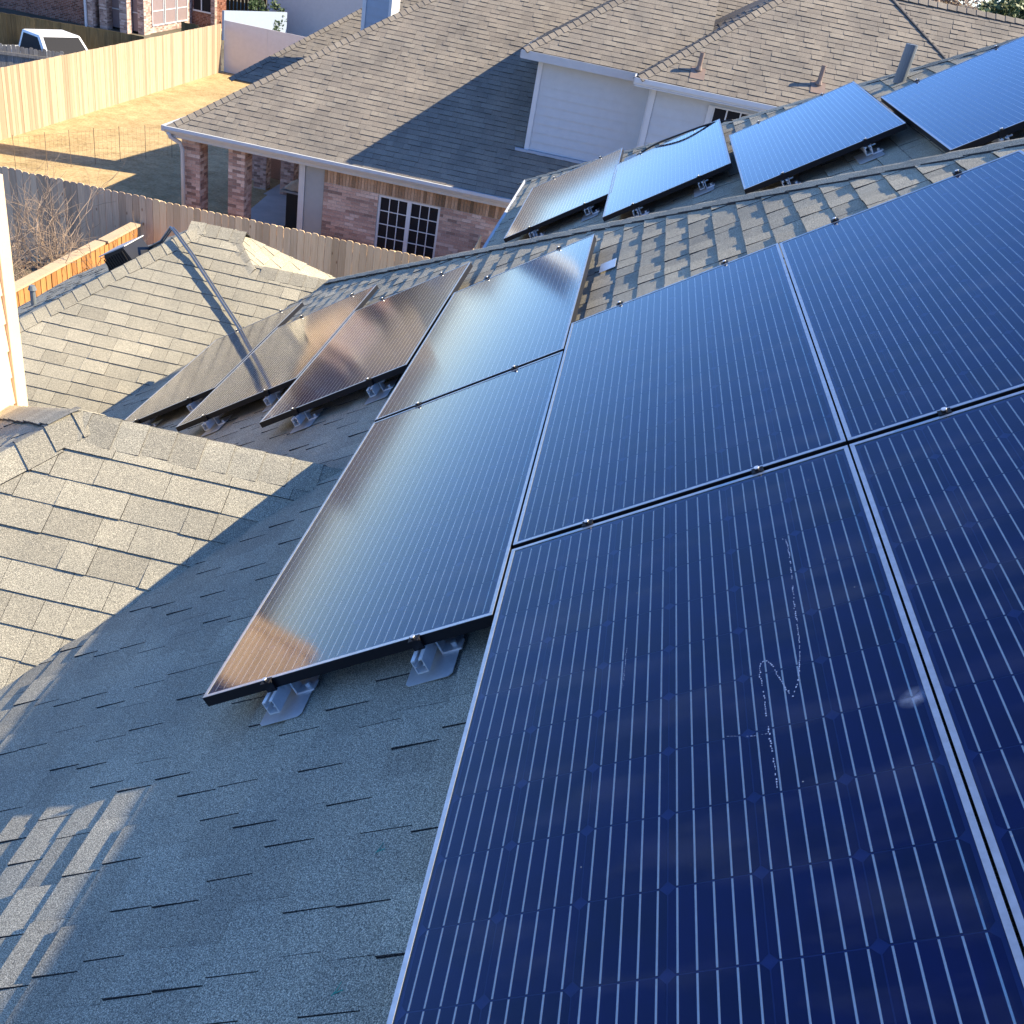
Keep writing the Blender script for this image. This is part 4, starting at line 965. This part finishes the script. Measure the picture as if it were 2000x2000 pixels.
# shrubs
def bare_shrub(loc, h, n, label, seed):
    rnd = random.Random(seed); t = thing('bare_shrub', label, 'shrub', loc); o = V(loc)
    mb = MB()
    def br(p, d, L, r, lv):
        pts = [p]; q = p
        for i in range(4):
            d = (d+V((rnd.gauss(0, .16), rnd.gauss(0, .16), rnd.gauss(.03, .1)))).normalized(); q = q+d*L/4; pts.append(q)
        mb.tube(pts, r, 4, r1=r*.5)
        if lv > 0:
            for k in range(5):
                i = rnd.randint(1, 4); dd = (d+V((rnd.gauss(0, .6), rnd.gauss(0, .6), rnd.gauss(.1, .4)))).normalized(); br(pts[i], dd, L*rnd.uniform(.4, .7), r*.55, lv-1)
    for i in range(n):
        a = rnd.uniform(0, 6.28); br(o+V((rnd.gauss(0, .35), rnd.gauss(0, .7), 0)), V((math.cos(a)*.35, math.sin(a)*.35, 1)).normalized(), h*rnd.uniform(.6, .9), .012, 2)
    mb.obj('branches', M['twig'], t)
    lf = MB()
    for i in range(900):
        c = o+V((rnd.gauss(0, .5)+.25, rnd.gauss(0, 1.0), abs(rnd.gauss(0, .35))+.05)); s_ = rnd.uniform(.02, .05)
        a = V((rnd.gauss(0, 1), rnd.gauss(0, 1), rnd.gauss(0, 1))).normalized()*s_; b2 = a.orthogonal().normalized()*s_
        lf.add([c-a, c-b2*.6, c+a, c+b2*.6], [(0,1,2,3)], rnd.random())
    lf.obj('dry_leaves', M['rust'], t, 'stuff')
bare_shrub((-9.85, 15.2, ZG), 1.9, 34, 'tangle of bare grey-brown twigs against the shaded fence', 5)
def leafy(name, label, loc, r, h, mat, seed, trunk=1.0, n=2600, ls=.12, cat='tree'):
    rnd = random.Random(seed); t = thing(name, label, cat, loc); o = V(loc)
    mb = MB(); mb.tube([o, o+V((.05, 0, trunk*.6)), o+V((0, .1, trunk+h*.4))], .06*h+.03, 8, r1=.03*h)
    for k in range(7):
        a = k*.9; mb.tube([o+V((0, 0, trunk*.8)), o+V((math.cos(a)*r*.5, math.sin(a)*r*.5, trunk+h*.35)), o+V((math.cos(a)*r*.8, math.sin(a)*r*.8, trunk+h*.6))], .02*h+.01, 5, r1=.01)
    mb.obj('trunk', M['bark'], t); lf = MB(); cl = [(V((rnd.gauss(0, .5)*r, rnd.gauss(0, .5)*r, trunk+h*rnd.uniform(.15, .95))), rnd.uniform(.2, .4)*r) for _ in range(26)]
    for i in range(n):
        c0, cr = rnd.choice(cl); d = V((rnd.gauss(0, 1), rnd.gauss(0, 1), rnd.gauss(0, .8))).normalized()*cr*rnd.uniform(.5, 1.15); c = o+c0+d
        s_ = ls*rnd.uniform(.5, 1.2); a = V((rnd.gauss(0, 1), rnd.gauss(0, 1), rnd.gauss(0, 1))).normalized()*s_; b2 = a.orthogonal().normalized()*s_*.5
        lf.add([c-a, c-b2, c+a, c+b2], [(0,1,2,3)], rnd.random())
    lf.obj('crown', mat, t)
leafy('green_shrub', 'dark green shrub in the white house corner', (-19.4, 52.6, ZG), .9, 1.4, M['leaf'], 8, .2, 1800, .1, 'shrub')
leafy('street_tree', 'green tree rising behind the neighbour roof at top right', (18.2, 60, ZG), 2.1, 3.6, M['leaf2'], 9, 5.2, 5000, .17)
leafy('bare_tree', 'brownish tree crown behind the neighbour ridge, left of the green tree', (27.5, 110, ZG), 4.5, 5.0, M['twig'], 10, 4.0, 4000, .22)
# low far buildings along the street
for i, (x, y, w_, d_, h_, mt) in enumerate(((24, 78, 9, 8, 3.4, 'pinkwhite'), (44, 84, 10, 8, 3.6, 'brick_red'))):
    t = thing('far_house', ['pale far house, nearest behind the green tree', 'brick far house beyond the green tree', 'pale far house further right along the street', 'brick far house at the end of the street'][i], 'house', (x, y, ZG), 'far houses along the street')
    q = MB(); q.box((x, y, ZG), (x+w_, y+d_, ZG+h_)); q.obj('wall', M[mt], t)
    q = MB(); q.add([(x-.5, y-.5, ZG+h_), (x+w_+.5, y-.5, ZG+h_), (x+w_+.5, y+d_+.5, ZG+h_), (x-.5, y+d_+.5, ZG+h_), (x+3.5, y+d_/2, ZG+h_+2.6), (x+w_-3.5, y+d_/2, ZG+h_+2.6)], [(0,1,5,4),(1,2,5),(2,3,4,5),(3,0,4),(3,2,1,0)]); q.obj('roof', M['shingle_n'], t)
    q = MB(); q.box((x+1.5, y-.03, ZG+1), (x+3, y-.005, ZG+2.3)); q.box((x+5, y-.03, ZG+1), (x+6.5, y-.005, ZG+2.3)); q.obj('window', M['window'], t)
